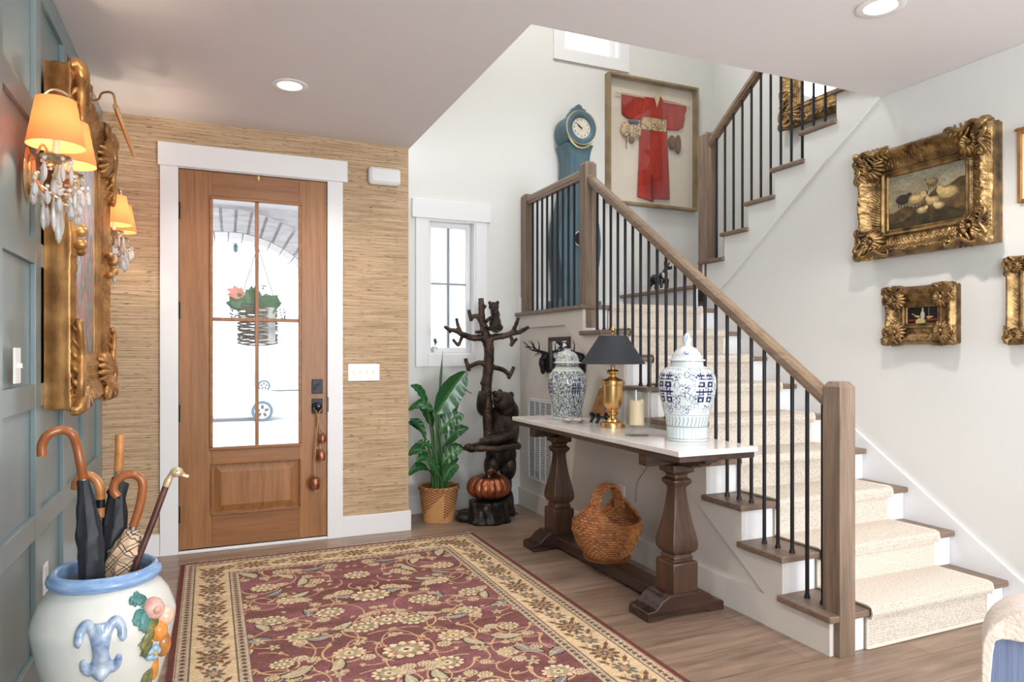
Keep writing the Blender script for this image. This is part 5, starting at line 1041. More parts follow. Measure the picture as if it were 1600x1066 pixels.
# ================================================================== ORNATE FRAMES
def ornate(parent, W, H, D, fw, m, prof, corner=.08, shell=.02, seed=1, crest=.0, wav=.006, mid=True, side_m=None, res=.006, inset=.0):
    """swept gilt frame; local x right, z up, front towards -y, centre at 0"""
    rg = np.random.default_rng(seed); per = []; cs = [(-W/2, -H/2), (W/2, -H/2), (W/2, H/2), (-W/2, H/2)]; ci = [(-W/2+fw, -H/2+fw), (W/2-fw, -H/2+fw), (W/2-fw, H/2-fw), (-W/2+fw, H/2-fw)]
    O_, I_, S_ = [], [], []
    for k in range(4):
        a, b = cs[k], cs[(k+1) % 4]; c, d = ci[k], ci[(k+1) % 4]; L_ = math.hypot(b[0]-a[0], b[1]-a[1]); n = int(L_/res)
        for i in range(n):
            t = i/n; O_.append((a[0]+(b[0]-a[0])*t, a[1]+(b[1]-a[1])*t)); I_.append((c[0]+(d[0]-c[0])*t, c[1]+(d[1]-c[1])*t)); S_.append((t*L_, (1-t)*L_, L_, k))
    O_ = np.array(O_); I_ = np.array(I_); S_ = np.array(S_); dc = np.minimum(S_[:, 0], S_[:, 1]); L_ = S_[:, 2]
    M = max(14, int(fw/.004)); T = np.linspace(0, 1, M)
    orn = np.exp(-(dc/(corner*1.6))**2)
    if mid: orn = np.maximum(orn, .8*np.exp(-((dc-L_/2)/(corner*.9))**2))
    # outward bulge of the ornament
    nrm = O_/np.maximum(np.abs(O_[:, :1])/(W/2), np.abs(O_[:, 1:])/(H/2)); out = O_/np.linalg.norm(O_, axis=1)[:, None]
    bul = orn*wav*(.5+1.3*np.abs(np.sin(dc*PI/(corner*1.15)+.5)))
    Oo = O_+out*bul[:, None]
    P = Oo[None]*(1-T[:, None, None])+I_[None]*T[:, None, None]
    hp = np.interp(T, [p[0] for p in prof], [p[1] for p in prof])[:, None]*D
    X = P[..., 0]; Z = P[..., 1]; h = np.repeat(hp, len(O_), 1)
    wT = np.exp(-((T-.22)/.2)**2)[:, None]
    # scrolled leaves along the ridge near the corners
    d2 = dc[None]; nz = vnoise(X+7, Z+7, 26, 26, seed, 3); wx_ = vnoise(X+2, Z+5, 18, 18, seed+1, 2)*.05; rdg = (1-np.abs(2*vnoise(X+7+wx_, Z+7-wx_, 34, 34, seed+2, 2)-1))**2.2; rd2 = (1-np.abs(2*vnoise(X+4, Z+4, 70, 70, seed+6, 2)-1))**2
    lea = orn[None]*wT*shell*(.7*rdg+.3*rd2-.3)+.10*shell*wT*(rd2-.5)
    cov = np.exp(-((T-.55)/.16)**2)[:, None]*(shell*.2*(rdg-.5)+shell*.28*np.sin((S_[:, 0][None]+T[:, None]*.03)*2*PI/.022)*np.sin(T[:, None]*60)+shell*.5*(vnoise(X+3, Z+3, 60, 60, seed+4, 2)-.5))
    bead = np.exp(-((T-.80)/.02)**2)[:, None]*.003*np.sin(S_[:, 0][None]*2*PI/.012)
    h = h+lea+cov+bead
    h0_ = D*.62
    for sx in (-1, 1):
        for sz in (-1, 1):
            cx, cz = sx*(W/2-fw*.46), sz*(H/2-fw*.46); dx, dz = X-cx, Z-cz; r = np.hypot(dx, dz)/(corner*.55); th = np.arctan2(dz*sz, dx*sx)
            ed = np.clip((1.0-r)*9, 0, 1); shl = ed*(.55+.45*r)*(.35+.65*np.abs(np.cos(th*4.5+.4))**.7)*np.clip(1.4-r*.6, 0, 1); h = h*(1-.35*ed)+h0_*.35*ed
    ib = O_*np.array([(W-.012)/W, (H-.012)/H])
    h0 = float(prof[0][1])*D
    rows = [(ib, 0), (ib, h0*.3), (O_*np.array([(W-.004)/W, (H-.004)/H]), h0*.34), (ib, h0*.7), (O_, h0*.9)]
    R3 = [np.stack([p[:, 0], np.full(len(O_), -y), p[:, 1]], -1) for p, y in rows]
    F3 = np.stack([X, -h, Z], -1)
    G = np.concatenate([np.array(R3), F3], 0)
    G = np.concatenate([G, np.stack([I_[:, 0], np.full(len(O_), -.004), I_[:, 1]], -1)[None]], 0)
    return grid_obj('frame', G, None, m, parent, wrap=True)
def ornaments(parent, W, H, D, fw, m, size, reach=.3, mids=False):
    """carved corner pieces: fan shell, outer leaf and curled scrolls along both sides"""
    for sx in (-1, 1):
        for sz in (-1, 1):
            b = MB(); s = size
            def P(x, z, y): return Vector((sx*(W/2-x), -y, sz*(H/2-z)))
            # shell near the inner corner
            cx = cz = fw*.60; R = s*.62
            for k in range(13):
                a = -PI*.30+PI*1.6*k/12+PI*.0; dx, dz = math.cos(a), math.sin(a)
                b.tube([P(cx, cz, D*.72), P(cx+dx*R*.5, cz+dz*R*.5, D*.98), P(cx+dx*R*.9, cz+dz*R*.9, D*.80), P(cx+dx*R, cz+dz*R, D*.60)], [R*.07, R*.16, R*.20, R*.10], 8)
            b.ball(P(cx, cz, D*.9), R*.26, 12, 8)
            # outer corner leaf
            for a, L_ in ((PI*.25, 1.0), (PI*.08, .85), (PI*.42, .85)):
                dx, dz = -math.cos(a), -math.sin(a)
                b.tube(bez([P(fw*.42, fw*.42, D*.9), P(fw*.25+dx*s*.15*L_, fw*.25+dz*s*.15*L_, D*1.08), P(.01+dx*s*.10*L_, .01+dz*s*.10*L_, D*.98), P(.012+dx*s*.14*L_, .012+dz*s*.14*L_, D*.8)], 5), [s*.10]*5+[s*.15]*5+[s*.10]*6, 10)
            # scrolls along both sides
            for ax in (0, 1):
                def Q(along, across, y): return P(along, across, y) if ax == 0 else P(across, along, y)
                L_ = reach*(W if ax == 0 else H); o_ = fw*.16
                m_ = bez([Q(fw*.2, o_*.7, D*1.0), Q(L_*.35, o_*.3-.004, D*1.06), Q(L_*.62, o_*1.3, D*1.02), Q(L_*.86, o_*.4, D*1.04), Q(L_, o_*.2, D*1.0), Q(L_+s*.10, o_*.9, D*1.0), Q(L_+s*.02, o_*1.5, D*1.02), Q(L_-s*.06, o_*1.0, D*1.04)], 5)
                b.tube(m_, [s*(.13-.085*i/len(m_)) for i in range(len(m_))], 9)
                for k in range(5):
                    al = fw*.35+(L_-fw*.35)*k/5; z_ = 1-k/8
                    b.tube(bez([Q(al, o_*.9, D*.98), Q(al+s*.12, o_*2.0, D*1.0), Q(al+s*.30, o_*2.6, D*.88)], 4), [s*.05*z_, s*.085*z_]+[s*.085*z_]*4+[s*.07*z_, s*.05*z_, s*.02*z_], 8)
                    b.tube(bez([Q(al+s*.1, o_*.5, D*.98), Q(al+s*.2, -o_*.25, D*.92), Q(al+s*.34, -o_*.1, D*.8)], 4), [s*.07*z_]*6+[s*.05*z_, s*.03*z_, s*.015*z_], 8)
            b.build('corner_ornament', m, parent, ang=60)
    if mids:
        for sx in (-1, 1):
            b = MB()
            for k in (-1, 1): b.ball((sx*(W/2-fw*.12), -D*1.02, k*.026), (.022, .026, .024), 14, 10).ball((sx*(W/2-fw*.35), -D*.95, k*.05), (.035, .022, .018), 12, 8)
            b.build('side_clasp', m, parent)
PR1 = [(0, .62), (.05, .72), (.12, .95), (.2, 1.0), (.28, .9), (.45, .62), (.62, .5), (.74, .44), (.78, .52), (.82, .52), (.84, .42), (.93, .40), (.96, .46), (1, .34)]
def sheep_canvas(w, h):
    c = Cv(w, h, .0016, (150, 140, 116)); X, Y = c.X, c.Y; t = np.clip((Y/h+.5), 0, 1)[..., None]
    n = vnoise(X+3, Y+3, 9, 14, 5, 5)[..., None]; c.c = np.array((190, 168, 126))*(1-t)+np.array((130, 126, 108))*t; c.c = c.c*(.7+.55*n)
    n2 = vnoise(X+1, Y+1, 30, 40, 6, 4)
    hill = -.045+.10*(1/(1+np.exp(-(X-.03)*26)))+.012*np.sin(X*40); m = np.clip((hill-Y)/.004+.5, 0, 1)[..., None]; g = np.array((96, 74, 42))*(.45+.9*n2[..., None]); c.c = c.c*(1-m)+g*m
    hill2 = -.085+.03*np.sin(X*14+1); m = np.clip((hill2-Y)/.006+.5, 0, 1)[..., None]; c.c = c.c*(1-m)+np.array((60, 50, 30))*(.4+1.0*n2[..., None])*m
    def sh(x, y, s, col, hx=1, dark=(40, 32, 26)):
        x, y, s = x*1.25, y*1.2+.004, s*1.3
        for k in range(4): c.disc(x+(-.3+.2*k)*s, y-.42*s, .035*s, .14*s, dark)
        c.disc(x, y, .5*s, .33*s, tuple(q*.5 for q in col), soft=.006); c.disc(x-.04*s, y+.05*s, .44*s, .26*s, tuple(q*.85 for q in col), soft=.01); c.disc(x-.1*s, y+.12*s, .28*s, .13*s, tuple(min(255, q*1.1) for q in col), a=.8, soft=.01)
        c.disc(x+hx*.5*s, y+.26*s, .15*s, .12*s, dark); c.disc(x+hx*.4*s, y+.22*s, .17*s, .17*s, col)
    wl = (206, 176, 118); sh(-.105, .004, .062, (58, 46, 36), 1); sh(-.04, -.008, .075, wl, 1); sh(.03, .055, .05, (150, 126, 84), -1); sh(.10, -.008, .088, wl, -1, (90, 60, 40)); sh(.035, -.03, .06, wl, -1, (90, 60, 40)); sh(-.015, -.062, .045, (214, 188, 136), 1); sh(.06, -.055, .045, (214, 188, 136), -1)
    c.c *= (.8+.35*vnoise(X+1, Y+1, 90, 120, 9, 3))[..., None]; return c
def paint(parent, w, h, cv, y=-.02, m=None):
    P = np.stack([cv.X*(w/cv.w), np.full_like(cv.X, y), cv.Y*(h/cv.h)], -1); return grid_obj('canvas', P, cv.c, m or vcol('oil_paint', .35, bump=.15, bscale=250), parent, smooth=False)
# sheep painting
f = empty('framed_painting', (XR, 2.505, 2.105), -PI/2, 'large ornate gold frame with a small oil painting of sheep on a hillside, right wall', 'painting')
ornate(f, .74, .60, .13, .155, M_GOLD, PR1, .105, .026, 3, wav=.004, res=.0045); ornaments(f, .74, .60, .13, .155, M_GOLD, .105, .27); paint(f, .45, .31, sheep_canvas(.45, .31), -.045)
# small still life
f = empty('framed_painting', (XR, 2.538, 1.475), -PI/2, 'small gilt frame with a dark still life, hung below the sheep painting', 'painting')
ornate(f, .40, .315, .075, .115, M_GOLDS, PR1, .075, .02, 8, wav=.003, mid=False, res=.004); ornaments(f, .40, .315, .075, .115, M_GOLDS, .085, .26)
c = Cv(.20, .13, .0015, (16, 12, 14)); c.rect(-.1, .1, -.03, -.02, (120, 44, 36)); c.rect(-.1, .1, -.065, -.03, (34, 18, 18)); c.disc(.0, .0, .012, .024, (190, 186, 172)); c.disc(0, .032, .006, .01, (170, 166, 150)); c.disc(-.012, -.035, .028, .02, (190, 180, 120)); c.disc(-.03, -.005, .016, .005, (200, 140, 80)); c.disc(.04, -.01, .02, .004, (200, 190, 180)); c.line([(.035, -.01), (.035, .045)], .003, (150, 150, 150)); c.disc(.035, -.012, .01, .008, (200, 150, 80)); c.line([(-.06, .01), (-.02, -.012)], .004, (206, 180, 130)); c.disc(.02, -.045, .012, .007, (60, 110, 90)); c.disc(.0, -.055, .012, .006, (220, 210, 180))
paint(f, .20, .13, c, -.022)
# right-edge frames (cut by the picture edge)
f = empty('framed_painting', (XR, 1.90, 1.52), -PI/2, 'gilt frame cut by the right edge of view, beside the small still life', 'painting')
ornate(f, .40, .41, .06, .07, M_GOLDS, PR1, .05, .012, 12, wav=.003, mid=False); ornaments(f, .40, .41, .06, .07, M_GOLDS, .05, .2); c = Cv(.27, .28, .003, (120, 104, 76)); c.c *= (.6+.7*vnoise(c.X+2, c.Y+2, 14, 14, 3))[..., None]; paint(f, .27, .28, c, -.02)
f = empty('framed_print', (XR, 1.90, 2.155), -PI/2, 'thin gold frame with a cream print, cut by the right edge of view', 'picture')
W_, H_ = .325, .345; b = MB()
for a in ((-W_/2, -W_/2+.018, -H_/2, H_/2), (W_/2-.018, W_/2, -H_/2, H_/2), (-W_/2+.018, W_/2-.018, -H_/2, -H_/2+.018), (-W_/2-.012, W_/2+.012, H_/2, H_/2+.012), (-W_/2+.018, W_/2-.018, H_/2-.018, H_/2)): b.box(a[0], a[1], -.022, 0, a[2], a[3])
for s_ in (-1, 1): b.ball((s_*W_/2, -.012, H_/2+.008), .009, 10, 8)
b.build('frame', M_GOLD2, f, bevel=.003); MB().box(-W_/2+.015, W_/2-.015, -.01, -.004, -H_/2+.015, H_/2-.015).build('mat_board', mat('cream_mat', (244, 232, 206), .6), f, smooth=False)
# upstairs mirror
f = empty('gilt_mirror', (4.43, 3.93, 3.62), -PI/2, 'ornate gilt mirror seen through the upper stair balusters', 'mirror')
ornate(f, .92, 1.0, .09, .18, M_GOLD, PR1, .14, .03, 5, wav=.006); ornaments(f, .92, 1.0, .09, .18, M_GOLD, .14, .3); MB().box(-.29, .29, -.02, -.012, -.33, .33).build('mirror_glass', bpy.data.materials['silver_mirror'], f, smooth=False)
# big gilt picture on the left wall
f = empty('framed_painting', (XL+.018, 3.765, 1.735), PI/2, 'big deep gilt frame with a floral garden painting on the blue-green wall', 'painting')
PR2 = [(0, .84), (.05, .9), (.10, 1.0), (.16, 1.0), (.28, .86), (.45, .74), (.6, .69), (.7, .69), (.74, .76), (.8, .76), (.84, .66), (.95, .64), (1, .56)]
ornate(f, 1.09, 1.385, .105, .23, M_GOLD2, PR2, .17, .026, 7, wav=.006, res=.0055); ornaments(f, 1.09, 1.385, .118, .23, M_GOLD2, .15, .25, True)
c = Cv(.64, .92, .004, (150, 160, 176)); n1 = vnoise(c.X+2, c.Y+2, 9, 30, 4, 5); t = (c.Y/.92+.5)[..., None]
c.c = (np.array((96, 116, 104))*(1-t)+np.array((176, 190, 206))*t)*(.75+.5*n1[..., None]); rg = random.Random(8)
for k in range(700):
    x, y = rg.uniform(-.32, .32), rg.uniform(-.46, .46)
    lo = (y < .0+.15*math.sin(x*9)); col = rg.choice(((196, 90, 110), (226, 150, 150), (90, 120, 92), (70, 96, 100), (214, 110, 96)) if lo else ((230, 222, 226), (170, 180, 200), (210, 200, 214), (200, 180, 190)))
    c.disc(x, y, rg.uniform(.005, .014), rg.uniform(.012, .035), col, rg.uniform(-.3, .3), a=.75, petals=5, amp=.4)
paint(f, .64, .93, c, -.056)
# brass picture light over it
pl = empty('picture_light', (XL+.02, 3.86, 2.40), 0, 'thin brass picture light arching over the big gilt frame', 'picture light')
b = MB()
for y in (-.36, .36): MB().tube(bez([(.03, y*.55, .03), (.12, y*.6, .02), (.15, y*.7, .045), (.2, y*.95, .02), (.215, y, -.04)], 8), .005, 8).build('arm', M_BRASS, pl)

MB().tube([(.218, -.41, -.055), (.218, .41, -.055)], [.011, .011], 12).build('lamp_tube', M_BRASS, pl)

# ================================================================== CRYSTAL SCONCES
M_CRY = bpy.data.materials.new('crystal'); M_CRY.use_nodes = True; _b = M_CRY.node_tree.nodes['Principled BSDF']; _b.inputs['Transmission Weight'].default_value = 1; _b.inputs['Roughness'].default_value = .0; _b.inputs['IOR'].default_value = 1.5; _b.inputs['Base Color'].default_value = (1, 1, 1, 1); _b.inputs['Transmission Weight'].default_value = .6
M_PSH = bpy.data.materials.new('peach_silk_shade'); M_PSH.use_nodes = True; N = M_PSH.node_tree.nodes; _b = N['Principled BSDF']; _b.inputs['Base Color'].default_value = rgb(238, 150, 92); _b.inputs['Roughness'].default_value = .8
_t = N.new('ShaderNodeBsdfTranslucent'); _t.inputs[0].default_value = rgb(222, 122, 70); _m = N.new('ShaderNodeMixShader'); _m.inputs[0].default_value = .22; M_PSH.node_tree.links.new(_b.outputs[0], _m.inputs[1]); M_PSH.node_tree.links.new(_t.outputs[0], _m.inputs[2]); M_PSH.node_tree.links.new(_m.outputs[0], N['Material Output'].inputs[0])
M_BULB = emit('warm_bulb', (255, 214, 160), 7); M_CHAM = mat('champagne_metal', (212, 184, 146), .25, .9)
def sconce(y, label):
    r = empty('crystal_sconce', (XL+.018, y, 1.90), 0, label, 'wall lamp', None)
    MB().ball((.008, 0, 0), (.012, .055, .10), 24, 14).ball((.02, 0, 0), (.012, .04, .075), 20, 12).ball((.03, 0, 0), .018).build('backplate', M_CHAM, r)
    sx = .115; top = MB()
    arms = MB(); cry = []
    arms.tube(bez([(.03, 0, -.01), (.06, 0, -.06), (.09, 0, -.05), (.1, 0, .03), (.06, 0, .2), (.05, 0, .27), (.08, 0, .31), (.125, 0, .30), (.135, 0, .27)], 8), .0055, 8)
    for s_ in (-1, 1):
        arms.tube(bez([(.03, 0, -.01), (.07, s_*.05, -.07), (.1, s_*.11, -.05), (sx, s_*.13, .0), (sx, s_*.13, .03)], 8), .0055, 8)
        arms.tube(bez([(.05, s_*.02, -.04), (.12, s_*.05, -.09), (.17, s_*.06, -.04), (.15, s_*.05, .0), (.12, s_*.05, -.02)], 8), .0045, 8)
        arms.tube(bez([(.05, s_*.02, .02), (.08, s_*.06, .06), (.07, s_*.09, .09), (.05, s_*.08, .06)], 8), .004, 8)
    arms.build('arm', M_CHAM, r)
    for s_ in (-1, 1):
        p = (sx, s_*.13, 0)
        MB().lathe([(.006, .015), (.02, .02), (.045, .035), (.048, .042), (.02, .036), (.012, .05), (.001, .05)], 24, p).build('bobeche', M_CHAM, r)
        MB().cyl((sx, s_*.13, .045), (sx, s_*.13, .125), .010, n=12).build('candle_sleeve', mat('ivory_sleeve', (236, 224, 200), .5), r)
        MB().ball((sx, s_*.13, .15), (.014, .014, .026), 12, 10).build('bulb', M_BULB, r)
        MB().lathe([(.088, .077), (.060, .235)], 40, p, close=False).build('lamp_shade', M_PSH, r); MB().tube([(sx-.06, s_*.13, .228), (sx+.06, s_*.13, .228)], .0018, 6).tube([(sx, s_*.13-.06, .228), (sx, s_*.13+.06, .228)], .0018, 6).build('shade_ring', M_CHAM, r)
        l = lamp('sconce_bulb', 'POINT', (0, 0, 0), (0, 0, 0), 9, (1, .84, .66), shadow_soft_size=.02); l.parent = r; l.location = (sx, s_*.13, .155)
    def drop(x, y_, z, L_, w_, flat=.45):
        b = MB(); n = 8; rings = [(0, 0), (.25, .35), (.62, .5), (.85, .36), (1, 0)]; vs = []
        for t, q in rings: vs += [(x+q*w_*math.cos(2*PI*k/n)*flat+.0005, y_+q*w_*math.sin(2*PI*k/n), z-t*L_) for k in range(n)]
        b.add(vs, [(i*n+k, i*n+(k+1) % n, (i+1)*n+(k+1) % n, (i+1)*n+k) for i in range(4) for k in range(n)]); b.ball((x, y_, z+.008), .007, 8, 6)
        b.build('crystal_drop', M_CRY, r, smooth=False)
    rg = random.Random(5)
    for s_ in (-1, 1):
        for k in range(5): a = 2*PI*k/5+.3; drop(sx+.044*math.cos(a), s_*.13+.044*math.sin(a), .02, .07, .036)
    for k in range(7): a = 2*PI*k/7; drop(.11+.055*math.cos(a), .07*math.sin(a), -.075+.02*math.cos(a), .085+.02*(k % 3), .044)
    for k in range(6): a = 2*PI*k/6+.5; drop(.11+.085*math.cos(a), .12*math.sin(a), -.03-.025*(k % 2), .06, .05)
    for s_ in (-1, 1):
        for k in range(4): drop(.06+.03*k, s_*(.16-.03*k), -.05-.018*k, .055, .046)
    drop(.10, 0, -.12, .12, .055); drop(.135, 0, .262, .03, .022)
    for s_ in (-1, 1): drop(.16, s_*.06, -.055, .07, .032); drop(.04, s_*.05, -.02, .08, .03)
    b = MB()
    for s_ in (-1, 1):
        for k in range(12): t = k/11; b.ball((.1+.02*math.sin(PI*t), s_*.13*(1-t)+.0, -.0-.07*math.sin(PI*t)), .006, 8, 6)
    b.build('crystal_bead_swag', M_CRY, r)
sconce(2.92, 'two-shade crystal wall sconce nearest the camera, left of the big gilt frame'); sconce(4.50, 'two-shade crystal wall sconce beyond the big gilt frame, by the grasscloth wall')

# ================================================================== CLOCK
def clock():
    r = empty('longcase_clock', (2.85, 5.10, Z1), 0, 'tall blue painted curvy longcase clock standing on the stair landing', 'clock')
    mb_ = mat('clock_blue_paint', (86, 114, 126), .5, col2=(70, 98, 112), vscale=9, stretch=(1, 1, .3), bump=.2, bscale=40); gilt = mat('pale_gilt_trim', (214, 200, 158), .4, .4)
    hw = [(0, .205), (.10, .205), (.11, .175), (.20, .165), (.34, .175), (.50, .198), (.64, .200), (.78, .180), (.92, .14), (1.06, .108), (1.18, .094), (1.28, .092), (1.36, .105), (1.42, .13)]
    pts = bez([(x, 0, z) for z, x in hw], 5); pl_ = [(p.x, p.z) for p in pts]; poly = pl_+[(-x, z) for x, z in reversed(pl_)]
    MB().prism(poly, 'y', 0, .205).build('case', mb_, r, bevel=.008, ang=35)
    hc = 1.545; MB().cyl((0, -.01, hc), (0, .2, hc), .142, n=56).build('hood', mb_, r, ang=40)
    MB().lathe([(.118, 0), (.142, 0), (.146, .008), (.142, .02), (.136, .014)], 64, close=False).build('hood_gilt_ring', gilt, r, ang=50)
    o = r.children[-1]; o.rotation_euler = (PI/2, 0, 0); o.location = (0, -.012, hc)
    q = MB().lathe([(.084, -.004), (.088, .01), (.118, .018), (.136, .014)], 64, close=False).build('bezel', mb_, r, ang=60); q.rotation_euler = (PI/2, 0, 0); q.location = (0, -.012, hc)
    di = MB().cyl((0, -.016, hc), (0, -.012, hc), .086, n=48).build('dial', mat('aged_dial', (226, 218, 204), .5, var=.08, vscale=30), r, ang=40)
    ink = mat('dial_ink', (46, 42, 44), .5)
    for k, s in enumerate(('12', '1', '2', '3', '4', '5', '6', '7', '8', '9', '10', '11')):
        cu = bpy.data.curves.new('numeral', 'FONT'); cu.body = s; cu.size = .024; cu.align_x = 'CENTER'; cu.align_y = 'CENTER'; cu.extrude = .0004; a = PI/2-k*PI/6
        tmp = bpy.data.objects.new('tmp', cu); me = bpy.data.meshes.new_from_object(tmp); bpy.data.objects.remove(tmp); me.materials.clear(); me.materials.append(ink)
        t = bpy.data.objects.new('numeral', me); COL.objects.link(t); t.parent = di; t.rotation_euler = (PI/2, 0, 0); t.location = (.067*math.cos(a), -.017, hc+.067*math.sin(a))
    def hand(a, L_, w_):
        dx, dz = math.sin(a), math.cos(a); nx_, nz_ = dz, -dx
        return [(dx*-.012+nx_*w_*.5, hc+dz*-.012+nz_*w_*.5), (dx*L_*.6+nx_*w_, hc+dz*L_*.6+nz_*w_), (dx*L_, hc+dz*L_), (dx*L_*.6-nx_*w_, hc+dz*L_*.6-nz_*w_), (-dx*.012-nx_*w_*.5, hc-dz*.012-nz_*w_*.5)]
    MB().prism(hand(math.radians(-62), .042, .005), 'y', -.020, -.018).build('hour_hand', ink, r, smooth=False); MB().prism(hand(math.radians(-50), .064, .0035), 'y', -.022, -.0205).cyl((0, -.024, hc), (0, -.018, hc), .006, n=12).build('minute_hand', ink, r, smooth=False)
    # collar under the hood and crest above
    m = [(.128*math.cos(a), -.012, hc+.165*math.sin(a)) for a in [PI+.45+(PI-.9)*k/24 for k in range(25)]]; MB().tube(m, .009, 8).build('collar', gilt, r)
    cr = [(-.115, hc+.075), (-.10, hc+.12), (-.075, hc+.15), (-.06, hc+.175), (-.035, hc+.18), (-.025, hc+.2), (0, hc+.215), (.025, hc+.2), (.035, hc+.18), (.06, hc+.175), (.075, hc+.15), (.10, hc+.12), (.115, hc+.075)]
    MB().prism(cr, 'y', .02, .06).build('crest', mb_, r, bevel=.003, ang=30)
    m = [(.062*math.cos(a), -.006, .62+.062*math.sin(a)) for a in [2*PI*k/40 for k in range(41)]]; MB().tube([(x*1.0, y, z-.0) for x, y, z in m], .006, 8).build('belly_ring', gilt, r); MB().cyl((0, -.004, .62), (0, .002, .62), .058, n=36).build('belly_lens', mat('dark_lens', (40, 52, 60), .1), r)
    m = [(x*.55, -.003, z) for x, z in pl_ if .2 < z < 1.3]; MB().tube(m, .004, 6).tube([(-x, y, z) for x, y, z in m], .004, 6).build('door_moulding', mb_, r)
clock()

# ================================================================== FRAMED KIMONO
def kimono():
    x0, x1, z0, z1 = 3.225, 4.205, 2.60, 3.755; cx, cz = (x0+x1)/2, (z0+z1)/2; r = empty('framed_kimono', (cx, YB, cz), 0, 'red kimono with a floral sash in a shadow-box frame on the stair wall', 'framed kimono')
    W_, H_ = x1-x0, z1-z0; b = MB(); t = .024; D = .075
    for a in ((-W_/2, -W_/2+t, -H_/2, H_/2), (W_/2-t, W_/2, -H_/2, H_/2), (-W_/2+t, W_/2-t, -H_/2, -H_/2+t), (-W_/2+t, W_/2-t, H_/2-t, H_/2)): b.box(a[0], a[1], -D, 0, a[2], a[3])
    b.build('frame', mat('bronze_wood_frame', (168, 146, 112), .35, .3, col2=(130, 108, 78), vscale=6), r, smooth=False, bevel=.004)
    MB().box(-W_/2+t, W_/2-t, -.008, 0, -H_/2+t, H_/2-t).build('backing_board', mat('linen_backing', (222, 212, 196), .9), r, smooth=False)
    MB().box(-W_/2+t, W_/2-t, -D+.008, -D+.011, -H_/2+t, H_/2-t).build('glass', M_GLASS, r, smooth=False)
    red = mat('red_silk', (186, 48, 34), .5, col2=(150, 30, 24), vscale=5, bump=.4, bscale=14, stretch=(3, 1, .6)); Yk = YB-.03
    def K(u, v): p = PX(960+u/5.33, 130+v/5.33, Yk); return (p.x-cx, p.z-cz)
    def cloth(name, poly, m, y0, th, bev=.006): return MB().prism([K(*p) for p in poly], 'y', y0-th, y0).build(name, m, r, bevel=bev, ang=30, seg=3)
    MB().cyl(K(10, 78)[:1]+(-.03,)+K(10, 78)[1:], K(630, 196)[:1]+(-.03,)+K(630, 196)[1:], .006, n=8).build('hanging_rod', mat('pale_bamboo', (214, 196, 160), .5), r)
    cloth('sleeve', [(65, 75), (250, 112), (235, 285), (210, 300), (120, 292), (75, 262), (66, 240)], red, -.012, .016); cloth('sleeve', [(400, 135), (600, 180), (604, 225), (588, 262), (590, 300), (575, 370), (540, 392), (455, 385), (432, 372), (425, 250)], red, -.012, .016)
    cloth('body_panel', [(250, 112), (330, 125), (350, 98), (378, 110), (400, 135), (430, 250), (440, 440), (455, 800), (460, 970), (330, 962), (325, 990), (195, 945), (205, 700), (215, 400), (228, 280)], red, -.015, .022)
    cloth('robe_opening', [(300, 765), (312, 765), (326, 985), (300, 975)], mat('dark_red_fold', (110, 26, 22), .7), -.0385, .002, 0)
    cloth('collar', [(328, 125), (350, 95), (378, 108), (368, 150), (350, 205), (340, 160)], mat('cream_under_collar', (214, 196, 160), .8), -.0365, .004, .001); cloth('lapel', [(376, 108), (392, 130), (430, 300), (360, 300), (356, 210), (372, 160)], mat('rust_lapel', (168, 58, 44), .5), -.0365, .004, .001)
    obi = bpy.data.materials.new('brocade_sash'); obi.use_nodes = True; N = obi.node_tree.nodes; L = obi.node_tree.links; tc = N.new('ShaderNodeTexCoord'); v = N.new('ShaderNodeTexVoronoi'); v.inputs['Scale'].default_value = 22; L.new(tc.outputs['Object'], v.inputs[0]); rp = N.new('ShaderNodeValToRGB'); L.new(v.outputs['Distance'], rp.inputs[0]); e = rp.color_ramp.elements; e[0].color = rgb(160, 82, 62); e[0].position = .12; e[1].color = rgb(222, 204, 170); e[1].position = .34; e.new(.5).color = rgb(128, 96, 76); e.new(.62).color = rgb(206, 180, 140); L.new(rp.outputs[0], N['Principled BSDF'].inputs['Base Color']); N['Principled BSDF'].inputs['Roughness'].default_value = .6
    cloth('sash', [(228, 283), (428, 308), (426, 412), (212, 385)], obi, -.036, .008)
    def puff(u, v, rx, rz, m, nm): x, z = K(u, v); MB().ball((x, -.030, z), (rx, .022, rz), 20, 12).build(nm, m, r)
    gr = mat('patterned_purse_cloth', (150, 108, 86), .8, col2=(92, 70, 60), vscale=40); puff(95, 385, .055, .07, obi, 'bow_loop'); puff(160, 400, .05, .065, obi, 'bow_loop'); puff(200, 405, .03, .05, obi, 'bow_loop'); puff(145, 475, .025, .03, gr, 'bow_tail'); puff(160, 325, .06, .02, mat('slate_cord', (92, 92, 108), .7), 'cord_wrap')
    x, z = K(100, 490); MB().cyl((x, -.03, z+.06), (x, -.03, z-.06), .004, n=8).build('tassel', gr, r)
    puff(480, 495, .042, .068, gr, 'pouch'); puff(530, 510, .032, .09, mat('taupe_fan_cloth', (132, 108, 88), .8, col2=(100, 80, 64), vscale=30), 'pouch')
kimono()

